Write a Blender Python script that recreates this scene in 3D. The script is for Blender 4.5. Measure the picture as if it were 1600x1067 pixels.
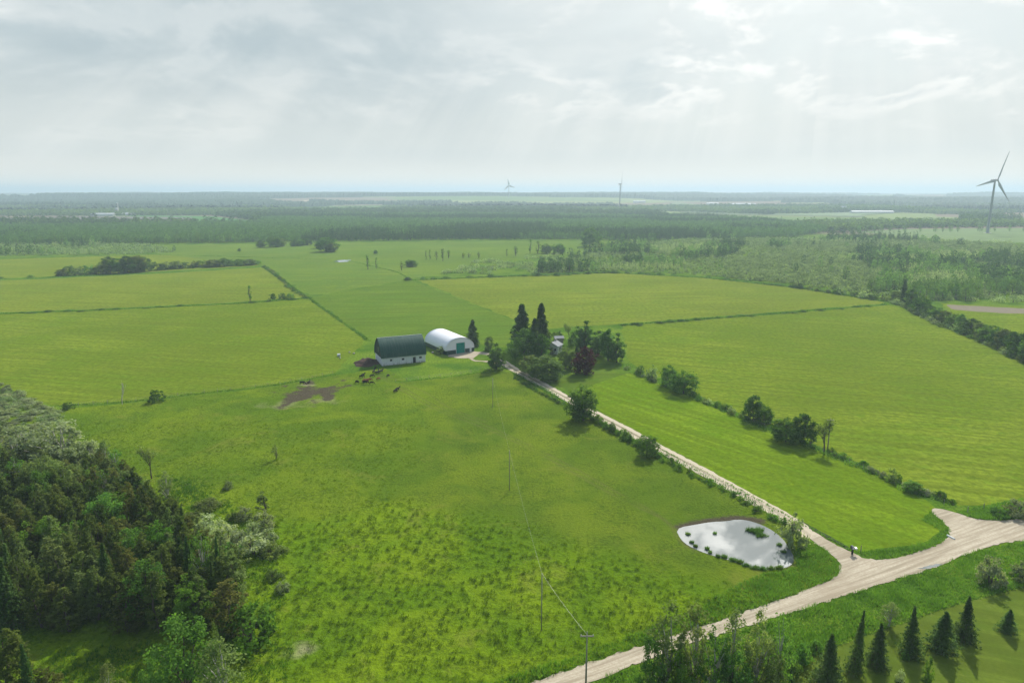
import bpy, math, random
import numpy as np
from mathutils import Vector
random.seed(7); RS = np.random.RandomState(11)
for o in list(bpy.data.objects): bpy.data.objects.remove(o)
C = bpy.context.scene.collection
# ---------------------------------------------------------------- camera
F = 1067.0; H = 66.0; P = math.radians(12.4)
cam = bpy.data.cameras.new('camera'); co = bpy.data.objects.new('camera', cam); C.objects.link(co)
cam.sensor_width = 36; cam.lens = 24.0; cam.clip_start = 0.5; cam.clip_end = 90000
co.location = (0, 0, H); co.rotation_euler = (math.radians(90) - P, 0, 0)
bpy.context.scene.camera = co
# ---------------------------------------------------------------- sky and sun
SUN_EL = math.radians(38); SUN_AZ = math.radians(23)      # azimuth from +Y towards +X
sd = Vector((math.sin(SUN_AZ)*math.cos(SUN_EL), math.cos(SUN_AZ)*math.cos(SUN_EL), math.sin(SUN_EL)))
W = bpy.data.worlds.new('World'); bpy.context.scene.world = W; W.use_nodes = True
class NT:
    def __init__(s, t): s.t = t; t.nodes.clear()
    def n(s, ty, ins=None, **kw):
        nd = s.t.nodes.new(ty)
        for k, v in kw.items(): setattr(nd, k, v)
        for k, v in (ins or {}).items():
            if isinstance(v, bpy.types.NodeSocket): s.t.links.new(v, nd.inputs[k])
            else: nd.inputs[k].default_value = v
        return nd
    def math(s, op, a, b=0.0, c=None, clamp=False):
        d = {0: a, 1: b}
        if c is not None: d[2] = c
        return s.n('ShaderNodeMath', d, operation=op, use_clamp=clamp).outputs[0]
    def noise(s, vec, scale, detail=4, rough=.55, dist=0.0):
        return s.n('ShaderNodeTexNoise', {'Vector': vec, 'Scale': scale, 'Detail': detail, 'Roughness': rough, 'Distortion': dist}).outputs['Fac']
    def ramp(s, fac, lo, hi, a=0.0, b=1.0, mode='SMOOTHSTEP'):
        return s.n('ShaderNodeMapRange', {0: fac, 1: lo, 2: hi, 3: a, 4: b}, interpolation_type=mode).outputs[0]
    def mix(s, fac, a, b, blend='MIX'):
        nd = s.n('ShaderNodeMix', data_type='RGBA', blend_type=blend)
        for i, v in ((0, fac), (6, a), (7, b)):
            if isinstance(v, bpy.types.NodeSocket): s.t.links.new(v, nd.inputs[i])
            else: nd.inputs[i].default_value = v if i == 0 else (*v, 1)
        return nd.outputs[2]
    def vmath(s, op, a, b):
        return s.n('ShaderNodeVectorMath', {0: a, 1: b}, operation=op)
w = NT(W.node_tree)
tc = w.n('ShaderNodeTexCoord').outputs['Generated']
sky = w.n('ShaderNodeTexSky', sky_type='NISHITA', sun_disc=False, sun_elevation=SUN_EL, sun_rotation=SUN_AZ, altitude=300, air_density=1.0, dust_density=2.0)
sx = w.n('ShaderNodeSeparateXYZ', {0: tc})
zc = w.math('MAXIMUM', sx.outputs[2], 0.0)
zz = w.math('ADD', zc, 0.34)
cv = w.n('ShaderNodeCombineXYZ', {0: w.math('DIVIDE', sx.outputs[0], zz), 1: w.math('DIVIDE', sx.outputs[1], zz), 2: 0.0}).outputs[0]
cvo = w.vmath('ADD', cv, (5.6, 2.2, 1.3)).outputs[0]
n1 = w.noise(cvo, 2.3, 10, .55, .25)
cvs = w.vmath('ADD', cvo, (0.03, 0.09, 0.0)).outputs[0]
n1s = w.noise(cvs, 2.3, 10, .55, .25)
n2 = w.noise(cvo, 0.22, 3, .5)
cloud = w.ramp(n1, .44, .56)
thick = w.ramp(n1, .54, .64)
edge = w.ramp(w.math('SUBTRACT', n1, n1s), -.03, .07)
dt = w.vmath('DOT_PRODUCT', tc, tuple(sd)).outputs['Value']
glow = w.ramp(dt, .70, 1.0)
glow2 = w.math('POWER', w.math('MAXIMUM', dt, 0.0), 60.0)
bluesky = w.mix(1.0, w.n('ShaderNodeMix', {0: 0.0}, data_type='RGBA').outputs[2], (0, 0, 0))
nsk = w.vmath('SCALE', sky.outputs[0], (0, 0, 0)); nsk.inputs['Scale'].default_value = 0.055
base = w.mix(.82, nsk.outputs[0], (.56, .66, .68))
cl = w.mix(edge, (.52, .60, .625), (.90, .915, .90))
cl = w.mix(w.math('MULTIPLY', thick, .95), cl, (.37, .48, .53))
skyc = w.mix(cloud, base, cl)
nbig = w.noise(cvo, .95, 4, .5, .3)
skyc = w.mix(w.ramp(nbig, .47, .60, 0, .85), skyc, w.mix(w.ramp(n1, .40, .62), (.36, .455, .50), (.56, .63, .65)))
skyc = w.mix(w.math('MULTIPLY', w.ramp(nbig, .50, .36), w.ramp(n1, .44, .60, 0, .8)), skyc, (.97, .97, .95))
hz = w.ramp(sx.outputs[2], .03, .19, 1.0, 0.0)
skyc = w.mix(w.math('MULTIPLY', hz, .93), skyc, (.66, .69, .665))
skyc = w.mix(w.math('MULTIPLY', w.ramp(sx.outputs[2], .0, .055, 1, 0), .9), skyc, (.96, .88, .74))
# faint shafts of light fanning out from the sun
su = Vector((0, 0, 1)).cross(sd).normalized(); sv = sd.cross(su).normalized()
ang = w.math('ARCTAN2', w.vmath('DOT_PRODUCT', tc, tuple(su)).outputs['Value'], w.vmath('DOT_PRODUCT', tc, tuple(sv)).outputs['Value'])
ray = w.noise(w.n('ShaderNodeCombineXYZ', {0: ang}).outputs[0], 9.0, 4, .6)
shaft = w.math('MULTIPLY', w.ramp(ray, .42, .62), w.math('MULTIPLY', w.ramp(sx.outputs[2], .015, .06), w.ramp(sx.outputs[2], .22, .10)))
skyc = w.mix(w.math('MULTIPLY', shaft, .22), skyc, (.86, .86, .82))
# away from the sun and overhead the cloud breaks up and the sky is a deeper blue
fwd = w.vmath('DOT_PRODUCT', tc, (math.sin(SUN_AZ), math.cos(SUN_AZ), 0)).outputs['Value']
away = w.math('MAXIMUM', w.ramp(fwd, .45, -.1), w.math('MULTIPLY', w.ramp(sx.outputs[2], .42, .8), .8))
skyc = w.mix(away, skyc, w.mix(w.math('MULTIPLY', cloud, .45), (.13, .24, .42), (.5, .54, .58)))
skyc = w.mix(w.ramp(n2, .35, .7, 0.0, .25), skyc, (.75, .78, .78))
skyc = w.mix(w.math('MULTIPLY', glow, .42), skyc, (1.25, 1.24, 1.18))
gl = w.n('ShaderNodeMix', {}, data_type='RGBA', blend_type='ADD')
w.t.links.new(skyc, gl.inputs[6]); gl.inputs[0].default_value = 1.0
n3 = w.noise(cvo, 9.0, 6, .6, .4)
gb = w.vmath('SCALE', (1.0, .97, .9), (0, 0, 0)); w.t.links.new(w.math('MULTIPLY', glow2, w.ramp(n3, .43, .58, 3.0, 16.0)), gb.inputs['Scale'])
w.t.links.new(gb.outputs[0], gl.inputs[7])
bg = w.n('ShaderNodeBackground', {'Color': gl.outputs[2], 'Strength': 1.0})
w.n('ShaderNodeOutputWorld', {'Surface': bg.outputs[0]})
sl = bpy.data.lights.new('sun', 'SUN'); so = bpy.data.objects.new('sun', sl); C.objects.link(so)
sl.energy = 5.0; sl.angle = math.radians(0.8); sl.color = (1, .95, .86)
so.rotation_euler = sd.to_track_quat('Z', 'Y').to_euler()
vs = bpy.context.scene.view_settings
vs.view_transform = 'Standard'; vs.look = 'None'; vs.exposure = 0.12; vs.gamma = 1
try: bpy.context.scene.cycles.volume_bounces = 1; bpy.context.scene.cycles.max_bounces = 8
except Exception: pass
# ---------------------------------------------------------------- helpers
def G(px, py):
    """photo pixel -> point on the flat ground"""
    x = (px-800)/F; v = (533.5-py)/F
    t = H/(math.sin(P) - v*math.cos(P))
    return (x*t, (math.cos(P)+v*math.sin(P))*t)
def ZAT(Y, py):
    v = (533.5-py)/F
    return H + Y*(-math.sin(P)+v*math.cos(P))/(math.cos(P)+v*math.sin(P))
def GP(pts): return np.array([G(*p) for p in pts])
def tag(o, label=None, cat=None, group=None, kind=None):
    if label: o['label'] = label
    if cat: o['category'] = cat
    if group: o['group'] = group
    if kind: o['kind'] = kind
    return o
def link(name, me, parent=None, mats=()):
    for m in mats: me.materials.append(m)
    o = bpy.data.objects.new(name, me); C.objects.link(o)
    if parent: o.parent = parent
    return o
def mesh_np(name, V, Fc, mats=(), midx=None, smooth=False):
    """V (n,3); Fc list of arrays (k,3|4)"""
    V = np.asarray(V, dtype=np.float32)
    if not isinstance(Fc, (list, tuple)): Fc = [Fc]
    Fc = [np.asarray(f, dtype=np.int32) for f in Fc if len(f)]
    me = bpy.data.meshes.new(name)
    me.vertices.add(len(V)); me.vertices.foreach_set('co', V.ravel())
    loops = np.concatenate([f.ravel() for f in Fc]); tot = np.concatenate([np.full(len(f), f.shape[1], np.int32) for f in Fc])
    me.loops.add(len(loops)); me.loops.foreach_set('vertex_index', loops)
    me.polygons.add(len(tot)); st = np.concatenate([[0], np.cumsum(tot)[:-1]]).astype(np.int32)
    me.polygons.foreach_set('loop_start', st); me.polygons.foreach_set('loop_total', tot)
    for m in mats: me.materials.append(m)
    if midx is not None: me.polygons.foreach_set('material_index', np.asarray(midx, dtype=np.int32))
    me.polygons.foreach_set('use_smooth', np.full(len(tot), smooth))
    me.update(calc_edges=True); me.validate()
    return me
class MB:
    def __init__(s): s.v = []; s.f = []
    def add(s, V, Fs):
        b = len(s.v); s.v += [tuple(v) for v in V]; s.f += [tuple(b+i for i in f) for f in Fs]
    def box(s, x0, x1, y0, y1, z0, z1):
        s.add([(x, y, z) for z in (z0, z1) for y in (y0, y1) for x in (x0, x1)], [(0, 2, 3, 1), (4, 5, 7, 6), (0, 1, 5, 4), (2, 6, 7, 3), (0, 4, 6, 2), (1, 3, 7, 5)])
    def tube(s, p0, p1, r0, r1, k=6, cap=True):
        p0 = Vector(p0); p1 = Vector(p1); d = (p1-p0).normalized(); a = d.orthogonal().normalized(); b = d.cross(a)
        V = []
        for p, r in ((p0, r0), (p1, r1)):
            for i in range(k):
                t = 2*math.pi*i/k; V.append(p + (a*math.cos(t)+b*math.sin(t))*r)
        Fs = [(i, (i+1) % k, k+(i+1) % k, k+i) for i in range(k)]
        if cap: Fs += [tuple(range(k))[::-1], tuple(range(k, 2*k))]
        s.add(V, Fs)
    def mesh(s, name, mat=None, smooth=False):
        me = bpy.data.meshes.new(name); me.from_pydata([tuple(v) for v in s.v], [], s.f)
        if mat: me.materials.append(mat)
        if smooth:
            for p in me.polygons: p.use_smooth = True
        return me
    def obj(s, name, mat, parent=None, smooth=False): return link(name, s.mesh(name, mat, smooth), parent)
def inpoly(X, Y, poly):
    r = np.zeros(np.shape(X), bool); n = len(poly)
    for i in range(n):
        x0, y0 = poly[i]; x1, y1 = poly[(i+1) % n]
        c = ((y0 > Y) != (y1 > Y))
        with np.errstate(divide='ignore', invalid='ignore'):
            r ^= c & (X < (x1-x0)*(Y-y0)/(y1-y0+1e-12)+x0)
    return r
def dist_line(X, Y, pl):
    d = np.full(np.shape(X), 1e9)
    for (x0, y0), (x1, y1) in zip(pl[:-1], pl[1:]):
        dx, dy = x1-x0, y1-y0; t = np.clip(((X-x0)*dx+(Y-y0)*dy)/(dx*dx+dy*dy+1e-9), 0, 1)
        d = np.minimum(d, np.hypot(X-x0-t*dx, Y-y0-t*dy))
    return d
_tab = RS.rand(256, 256)
def vn(X, Y, s):
    x = np.asarray(X)/s; y = np.asarray(Y)/s; xi = np.floor(x).astype(int); yi = np.floor(y).astype(int)
    fx = x-xi; fy = y-yi; fx = fx*fx*(3-2*fx); fy = fy*fy*(3-2*fy)
    g = lambda a, b: _tab[a % 256, b % 256]
    return (g(xi, yi)*(1-fx)+g(xi+1, yi)*fx)*(1-fy)+(g(xi, yi+1)*(1-fx)+g(xi+1, yi+1)*fx)*fy
def fbm(X, Y, s, o=4):
    r = 0; a = .5; t = 0
    for i in range(o): r = r+a*vn(np.asarray(X)+i*37.1*s, np.asarray(Y)-i*11.3*s, s); t += a; a *= .5; s *= .5
    return r/t
def scatter(poly, spacing, jit=.45):
    poly = np.asarray(poly); x0, y0 = poly.min(0); x1, y1 = poly.max(0)
    X, Y = np.meshgrid(np.arange(x0, x1, spacing), np.arange(y0, y1, spacing))
    X = X.ravel()+RS.uniform(-jit, jit, X.size)*spacing; Y = Y.ravel()+RS.uniform(-jit, jit, Y.size)*spacing
    m = inpoly(X, Y, poly); return np.stack([X[m], Y[m]], 1)
def resample(pl, step):
    pl = np.asarray(pl, float); d = np.r_[0, np.cumsum(np.hypot(*np.diff(pl, axis=0).T))]
    t = np.linspace(0, d[-1], max(2, int(d[-1]/step)+1)); return np.stack([np.interp(t, d, pl[:, i]) for i in range(pl.shape[1])], 1)
def smooth_pl(pl, it=2):
    pl = np.asarray(pl, float)
    for _ in range(it):
        q = [pl[0]]
        for a, b in zip(pl[:-1], pl[1:]): q += [a*.75+b*.25, a*.25+b*.75]
        q.append(pl[-1]); pl = np.array(q)
    return pl
# ---------------------------------------------------------------- materials
def mat(name):
    m = bpy.data.materials.new(name); m.use_nodes = True; return m, NT(m.node_tree)
def finish(t, col, rough=.9, bump=None, bstr=.3, bdist=.1, spec=.2, metal=0.0):
    ins = {'Base Color': col if isinstance(col, bpy.types.NodeSocket) else (*col, 1), 'Roughness': rough, 'Specular IOR Level': spec, 'Metallic': metal}
    if bump is not None: ins['Normal'] = t.n('ShaderNodeBump', {'Height': bump, 'Strength': bstr, 'Distance': bdist}).outputs[0]
    b = t.n('ShaderNodeBsdfPrincipled', ins)
    t.n('ShaderNodeOutputMaterial', {'Surface': b.outputs[0]})
def plain(name, col, rough=.8, var=.12, scale=1.5, spec=.1, metal=0.0, bstr=.2):
    m, t = mat(name); p = t.n('ShaderNodeNewGeometry').outputs['Position']
    n = t.noise(p, scale, 6, .65)
    c = t.mix(n, tuple(x*(1-var*1.6) for x in col), tuple(min(1, x*(1+var*1.6)) for x in col))
    finish(t, c, rough, n, bstr, .05, spec, metal); return m
def grass(name, a, b, c=None, big=30, fine=1.2, streak=None, bd=.25, bs=.6, dark=.6):
    """a/b large patches, fine clumps, optional streak direction in degrees"""
    m, t = mat(name); p = t.n('ShaderNodeNewGeometry').outputs['Position']
    nb = t.noise(p, 1/big, 5, .6, .4); nm = t.noise(p, 1/(big*.16), 5, .65)
    nf = t.noise(p, 1/fine, 5, .7)
    col = t.mix(t.ramp(nb, .40, .60), a, b)
    nq = t.noise(p, 1/(big*3.1), 3, .5); col = t.mix(t.ramp(nq, .42, .62, 0, .45), col, tuple(x*.72 for x in a))
    if c: col = t.mix(t.ramp(nm, .52, .72, 0, .8), col, c)
    if streak is not None:
        mp = t.n('ShaderNodeMapping', {'Vector': p, 'Rotation': (0, 0, math.radians(streak)), 'Scale': (70, 2.4, 1)}, vector_type='TEXTURE').outputs[0]
        ns = t.noise(mp, 1.0, 4, .6)
        col = t.mix(t.ramp(ns, .40, .60, 0, .7), col, tuple(x*.62 for x in b))
    col = t.mix(t.ramp(nf, .35, .62, dark, 0), col, tuple(x*.42 for x in a))
    finish(t, col, 1.0, nf, bs, bd, 0.0); return m
def leaves(name, a, b, trans=.35, hue=.05, big=.12):
    m, t = mat(name); g = t.n('ShaderNodeNewGeometry'); oi = t.n('ShaderNodeObjectInfo')
    r = g.outputs['Random Per Island']; p = g.outputs['Position']
    n = t.noise(p, big, 3, .6)
    f = t.math('ADD', t.math('MULTIPLY', r, .45), t.math('MULTIPLY', t.ramp(n, .3, .7), .55))
    col = t.mix(f, a, b)
    h = t.n('ShaderNodeHueSaturation', {'Hue': t.ramp(oi.outputs['Random'], 0, 1, .5-hue*.2, .5+hue*.35, 'LINEAR'), 'Saturation': 1.0,
        'Value': t.ramp(t.math('FRACT', t.math('MULTIPLY', oi.outputs['Random'], 7.3)), 0, 1, .75, 1.25, 'LINEAR'), 'Color': col}).outputs[0]
    d = t.n('ShaderNodeBsdfPrincipled', {'Base Color': h, 'Roughness': .9, 'Specular IOR Level': 0.0})
    tr = t.n('ShaderNodeBsdfTranslucent', {'Color': t.mix(1.0, h, (1.5, 1.6, .7), 'MULTIPLY')})
    mx = t.n('ShaderNodeMixShader', {0: trans, 1: d.outputs[0], 2: tr.outputs[0]})
    t.n('ShaderNodeOutputMaterial', {'Surface': mx.outputs[0]}); return m
BARK = plain('bark', (.11, .09, .07), .95, .3, 4); PALEBARK = plain('pale_bark', (.42, .40, .36), .9, .3, 3)
L_CEDAR = leaves('cedar_leaves', (.050, .082, .016), (.150, .190, .042), .35)
L_CEDARB = leaves('brown_cedar_leaves', (.062, .078, .016), (.175, .180, .044), .35)
L_BROAD = leaves('broad_leaves', (.052, .115, .018), (.17, .29, .055), .4)
L_BRIGHT = leaves('bright_leaves', (.06, .13, .012), (.13, .24, .035), .4)
L_OLIVE = leaves('olive_leaves', (.085, .125, .032), (.23, .29, .095), .4)
L_DARK = leaves('dark_leaves', (.042, .095, .022), (.13, .22, .050), .4)
L_SILVER = leaves('silver_leaves', (.16, .20, .09), (.40, .45, .26), .35)
L_SPRUCE = leaves('spruce_needles', (.038, .085, .022), (.14, .22, .060), .3)
L_RED = leaves('crimson_leaves', (.035, .007, .014), (.090, .020, .032), .2)
L_FAR = leaves('woodland_leaves', (.045, .10, .030), (.20, .32, .085), .35, big=.11)
L_FARD = leaves('dark_woodland_leaves', (.028, .070, .028), (.12, .20, .065), .3, big=.09)
L_SWAMP = leaves('swamp_shrub_leaves', (.12, .18, .07), (.38, .46, .24), .35, big=.09)
L_WEED = leaves('weed_leaves', (.070, .155, .014), (.20, .33, .045), .35, big=.2)
L_TUSS = leaves('tussock_blades', (.10, .17, .008), (.23, .32, .016), .35, big=.08)
L_REED = leaves('reed_blades', (.05, .12, .02), (.15, .25, .05), .4)
# ---------------------------------------------------------------- foliage builders
def leaf_quads(Pt, size, up=.25, out=None, asp=.75):
    n = len(Pt); N = RS.normal(size=(n, 3)); N[:, 2] += up*2
    if out is not None: N += out*1.2
    N /= np.linalg.norm(N, axis=1)[:, None]+1e-9
    A = np.cross(N, RS.normal(size=(n, 3))); A /= np.linalg.norm(A, axis=1)[:, None]+1e-9; B = np.cross(N, A)
    s = (size*RS.uniform(.6, 1.3, n))[:, None]; A = A*s*.5; B = B*s*.5*asp
    V = np.stack([Pt-A, Pt-B+A*.15, Pt+A, Pt+B-A*.15], 1).reshape(-1, 3)
    return V, np.arange(4*n).reshape(n, 4)
PROF = {'dome': lambda t: np.sqrt(np.clip(1-((t-.38)/.62)**2, 0, 1)), 'egg': lambda t: np.clip(np.sin(np.pi*np.clip(t, .02, 1)**.75), 0, 1)**.6,
        'cone': lambda t: np.clip(1.05*(1-t), 0, 1)**.85*np.clip(t*7+.45, 0, 1), 'cedar': lambda t: np.clip((1-t)*1.9, 0, 1)**.62*np.clip(t*3+.45, 0, 1),
        'bush': lambda t: np.sqrt(np.clip(1-(t*.98)**2, 0, 1)), 'column': lambda t: np.clip(np.sin(np.pi*np.clip(t*.93+.07, 0, 1)), 0, 1)**.45}
def crown_pts(prof, h, w, base, n, clumps, cr, seed):
    r = np.random.RandomState(seed); f = PROF[prof]
    t = r.uniform(0, 1, clumps*5); keep = r.uniform(0, 1, t.size) < (f(t)*.85+.12); t = t[keep][:clumps]; k = len(t)
    a = r.uniform(0, 2*np.pi, k); lob = 1+.16*np.sin(a*3+seed)+.12*np.sin(a*5+t*9+seed*2)
    rad = f(t)*w/2*lob*(r.uniform(0, 1, k)**.35)*r.uniform(.86, 1.1, k)
    cc = np.stack([rad*np.cos(a), rad*np.sin(a), base+(h-base)*t*r.uniform(.95, 1.03, k)], 1)
    crr = cr*r.uniform(.6, 1.3, k); idx = r.randint(0, k, n)
    d = r.normal(size=(n, 3)); d /= np.linalg.norm(d, axis=1)[:, None]; rr = r.uniform(0, 1, n)**.5
    Pt = cc[idx]+d*(rr*crr[idx])[:, None]*np.array([1, 1, .8])
    Pt[:, 2] = np.maximum(Pt[:, 2], .12)
    out = Pt-np.array([0, 0, base+(h-base)*.4]); out /= np.linalg.norm(out, axis=1)[:, None]+1e-6
    return Pt, out, cc
def trunk_mb(h, r, cc, seed, limbs=8, top=.85, stems=1):
    rr = random.Random(seed); mb = MB()
    for s in range(stems):
        off = Vector((rr.uniform(-1, 1), rr.uniform(-1, 1), 0))*(.0 if stems == 1 else r*2.5); p = off.copy(); pts = [p.copy()]; k = 6
        for i in range(k):
            p = p+Vector((rr.uniform(-.03, .03)*h+off.x*.4, rr.uniform(-.03, .03)*h+off.y*.4, h*top/k)); pts.append(p.copy())
        for i in range(k): mb.tube(pts[i]-Vector((0, 0, .3 if i == 0 else 0)), pts[i+1], r*(1-i/k*.8)*(1.25 if i == 0 else 1), r*(1-(i+1)/k*.8), 7, False)
        cs = [c for c in cc if c[2] > h*.25]; rr.shuffle(cs)
        for c in cs[:limbs]:
            c = Vector(c); z = max(h*.15, c.z*.55); q = pts[min(k, int(z/(h*top)*k))]
            m = (q+c)/2+Vector((0, 0, .04*h)); mb.tube(q, m, r*.42, r*.25, 5, False); mb.tube(m, c, r*.25, r*.08, 4, False)
    return mb
def proto(prof, h, w, base, n, clumps, cr, size, leafm, seed, bark=BARK, limbs=8, tr=None, stems=1, up=.25):
    Pt, out, cc = crown_pts(prof, h, w, base, n, clumps, cr, seed)
    V, Q = leaf_quads(Pt, size, up, out)
    cm = mesh_np('crown', V, Q, (leafm,)); tm = trunk_mb(h, tr or h*.018+.04, cc, seed, limbs, stems=stems).mesh('trunk', bark, True)
    return dict(crown=cm, trunk=tm, h=h, w=w, kind='tree')
def spruce_proto(h, w, seed, leafm=L_SPRUCE, size=.35, nb=260, per=14, droop=.25, base=.05, ex=.72):
    r = np.random.RandomState(seed); t = (r.uniform(0, 1, nb)**1.25)*(1-base)+base; t = np.sort(t)
    lev = np.round(t*26)/26*.6+t*.4
    a = r.uniform(0, 2*np.pi, nb); L = w/2*np.clip(1.04-lev, .05, 1)**ex*r.uniform(.62, 1.2, nb)*(1+.13*np.sin(a*2+seed)+.10*np.sin(lev*23+seed))
    u = r.uniform(.12, 1, (nb, per)); side = r.normal(size=(nb, per))*.14*L[:, None]*(1.1-u)
    rad = u*L[:, None]; z = lev[:, None]*h-droop*rad*u+r.normal(size=(nb, per))*.02*w
    X = rad*np.cos(a)[:, None]-side*np.sin(a)[:, None]; Y = rad*np.sin(a)[:, None]+side*np.cos(a)[:, None]
    Pt = np.stack([X, Y, np.maximum(z, .1)], 2).reshape(-1, 3)
    tip = np.stack([r.normal(size=30)*.05*w*.5, r.normal(size=30)*.05*w*.5, h*r.uniform(.93, 1.02, 30)], 1)
    Pt = np.vstack([Pt, tip])
    V, Q = leaf_quads(Pt, size, .7, None, .6)
    mb = MB(); mb.tube((0, 0, -.3), (0, 0, h*.97), h*.018+.05, .03, 8, False)
    for i in range(0, nb, 6):
        mb.tube((0, 0, lev[i]*h), (L[i]*.8*math.cos(a[i]), L[i]*.8*math.sin(a[i]), lev[i]*h-droop*L[i]*.6), .05, .015, 4, False)
    return dict(crown=mesh_np('crown', V, Q, (leafm,)), trunk=mb.mesh('trunk', BARK, True), h=h, w=w, kind='spruce')
def bare_proto(h, w, seed, bark=PALEBARK, leafm=None, nl=0, size=.25, depth=4):
    rr = random.Random(seed); mb = MB(); tips = []
    def br(p, d, l, r, k):
        q = p+d*l; mb.tube(p, q, r, r*.6, 6 if k > 2 else 4, False)
        if k <= 2: tips.extend([q, (p+q)/2] if k else [q])
        if k == 0: return
        for i in range(3 if k > 1 else 2):
            nd = (d+Vector((rr.uniform(-1, 1)*w/h*1.1, rr.uniform(-1, 1)*w/h*1.1, rr.uniform(-.1, .5)))*.8).normalized()
            br(p+d*l*rr.uniform(.55, 1), nd, l*rr.uniform(.55, .8), r*.55, k-1)
    br(Vector((0, 0, -.2)), Vector((0, 0, 1)), h*.36, h*.018+.03, depth)
    out = dict(trunk=mb.mesh('trunk', bark, True), h=h, w=w, kind='bare')
    if nl:
        T = np.array([list(t) for t in tips]); idx = RS.randint(0, len(T), nl); Pt = T[idx]+RS.normal(size=(nl, 3))*h*.035
        V, Q = leaf_quads(Pt, size, .2); out['crown'] = mesh_np('crown', V, Q, (leafm,))
    return out
def withmat(p, m):
    q = dict(p); q['crown'] = p['crown'].copy(); q['crown'].materials.clear(); q['crown'].materials.append(m); return q
def plant(name, p, x, y, h, w, label, cat='tree', group=None, z=0.0, rot=None, whole=False):
    r = bpy.data.objects.new(name, None); C.objects.link(r); r.empty_display_size = .5
    tl_ = RS.normal()*.035; r.location = (x, y, z); r.rotation_euler = (tl_, tl_*.7, 0); r.rotation_euler[2] = ( RS.uniform(0, 6.28) if rot is None else rot)
    r.scale = (w/p['w'], w/p['w'], h/p['h'])
    if 'crown' in p: link('foliage' if cat in ('shrub', 'reeds') else 'crown', p['crown'], r)
    link('stem' if cat in ('shrub', 'reeds') else 'trunk', p['trunk'], r)
    return tag(r, label, cat, group)
def at(name, p, bx, by, ty, wpx, label, cat='tree', group=None, **k):
    """base pixel, top pixel row, width in pixels -> a plant of real size at its place on the ground"""
    x, y = G(bx, by); h = max(.6, ZAT(y, ty)); dd = y*math.cos(P)+(H)*math.sin(P)
    return plant(name, p, x, y, h, wpx*dd/F, label, cat, group, **k)
CED = [proto('cedar', 10, 3.9, .3, 4800, 150, .42, .26, m, 20+i, limbs=3, up=.5) for i, m in enumerate((L_CEDAR, L_CEDAR, L_CEDARB, L_OLIVE))]
BRN = [proto('dome', 9, 6.5, 1.2, 5000, 90, .85, .30, m, 40+i, limbs=14) for i, m in enumerate((L_BROAD, L_BRIGHT, L_OLIVE))]
WIL = [proto('dome', 8, 8, .3, 5200, 120, .75, .32, L_SILVER, 50+i, limbs=16, bark=PALEBARK, stems=3) for i in range(2)]
SLN = [proto('egg', 10, 4.2, 1.6, 2600, 60, .62, .26, m, 60+i, limbs=20, bark=PALEBARK) for i, m in enumerate((L_OLIVE, L_BROAD, L_OLIVE))]
SPN = [spruce_proto(7, 4.1, 70+i, size=.27, nb=420, per=15, ex=(1.0, .85, 1.1)[i]) for i in range(3)]
BSN = [proto('bush', 2.2, 3.2, .0, 1500, 40, .48, .24, m, 80+i, limbs=6, tr=.06, stems=3) for i, m in enumerate((L_SILVER, L_BROAD, L_WEED, L_OLIVE))]
BRM = [proto('dome', 10, 8, .8, 4200, 90, 1.2, .55, m, 90+i, limbs=10) for i, m in enumerate((L_BROAD, L_DARK, L_OLIVE, L_RED))]
EGM = [proto('egg', 12, 6, .6, 3600, 80, 1.0, .55, m, 100+i, limbs=8) for i, m in enumerate((L_DARK, L_BROAD))]
SPM = [spruce_proto(18, 7.5, 110+i, size=.95, nb=420, per=12, droop=.3) for i in range(2)]
BSM = [proto('bush', 4, 5.5, .0, 800, 34, .8, .5, m, 120+i, limbs=4, tr=.08, stems=2) for i, m in enumerate((L_BROAD, L_DARK, L_OLIVE, L_SWAMP))]
SLIM = [proto('column', 9, 2.6, 1.6, 320, 22, .5, .5, m_s, 140+i_s, limbs=9, up=.3) for i_s, m_s in enumerate((L_BROAD, L_OLIVE, L_BROAD))]
SPARSE = [bare_proto(9, 5, 130, BARK, L_BROAD, 420, .4), bare_proto(8, 5, 131, PALEBARK), bare_proto(9, 6, 132, BARK, L_OLIVE, 700, .35), bare_proto(10, 3.5, 133, BARK, L_BROAD, 260, .5)]
# ---------------------------------------------------------------- ground: one sheet out to the horizon with low far hills
def relief(X, Y):
    r = np.hypot(X, Y); k = np.clip((r-2200)/2500, 0, 1); k2 = np.clip((r-9000)/12000, 0, 1)
    return np.minimum(40, k*(38*np.clip(fbm(X*.35, Y, 1500, 4)-.42, 0, 1)+26*np.clip(fbm(X*.3+900, Y+5000, 3200, 3)-.45, 0, 1))*3.4)*(1-.8*k2)
def sea_forest(X, Y):
    """>0 where woodland stands in the far plain"""
    return fbm(X*.55+300, Y, 620, 4)-.47
rs = np.r_[np.linspace(0, 1500, 12), np.geomspace(1650, 45000, 170)]
th = np.radians(np.r_[np.linspace(-50, 50, 420), np.linspace(55, 305, 50)])
R_, T_ = np.meshgrid(rs, th, indexing='ij'); GX = R_*np.sin(T_); GY = R_*np.cos(T_)
nt = len(th); nr = len(rs)
i_, j_ = np.meshgrid(np.arange(nr-1), np.arange(nt), indexing='ij'); j2 = (j_+1) % nt
Q = np.stack([i_*nt+j_, i_*nt+j2, (i_+1)*nt+j2, (i_+1)*nt+j_], -1).reshape(-1, 4)
m, t = mat('countryside')
p = t.n('ShaderNodeNewGeometry').outputs['Position']
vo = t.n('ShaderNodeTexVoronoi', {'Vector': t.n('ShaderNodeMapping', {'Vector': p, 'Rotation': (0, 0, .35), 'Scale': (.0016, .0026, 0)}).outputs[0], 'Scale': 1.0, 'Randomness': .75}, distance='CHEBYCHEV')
cs = t.n('ShaderNodeSeparateColor', {0: vo.outputs['Color']})
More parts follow.
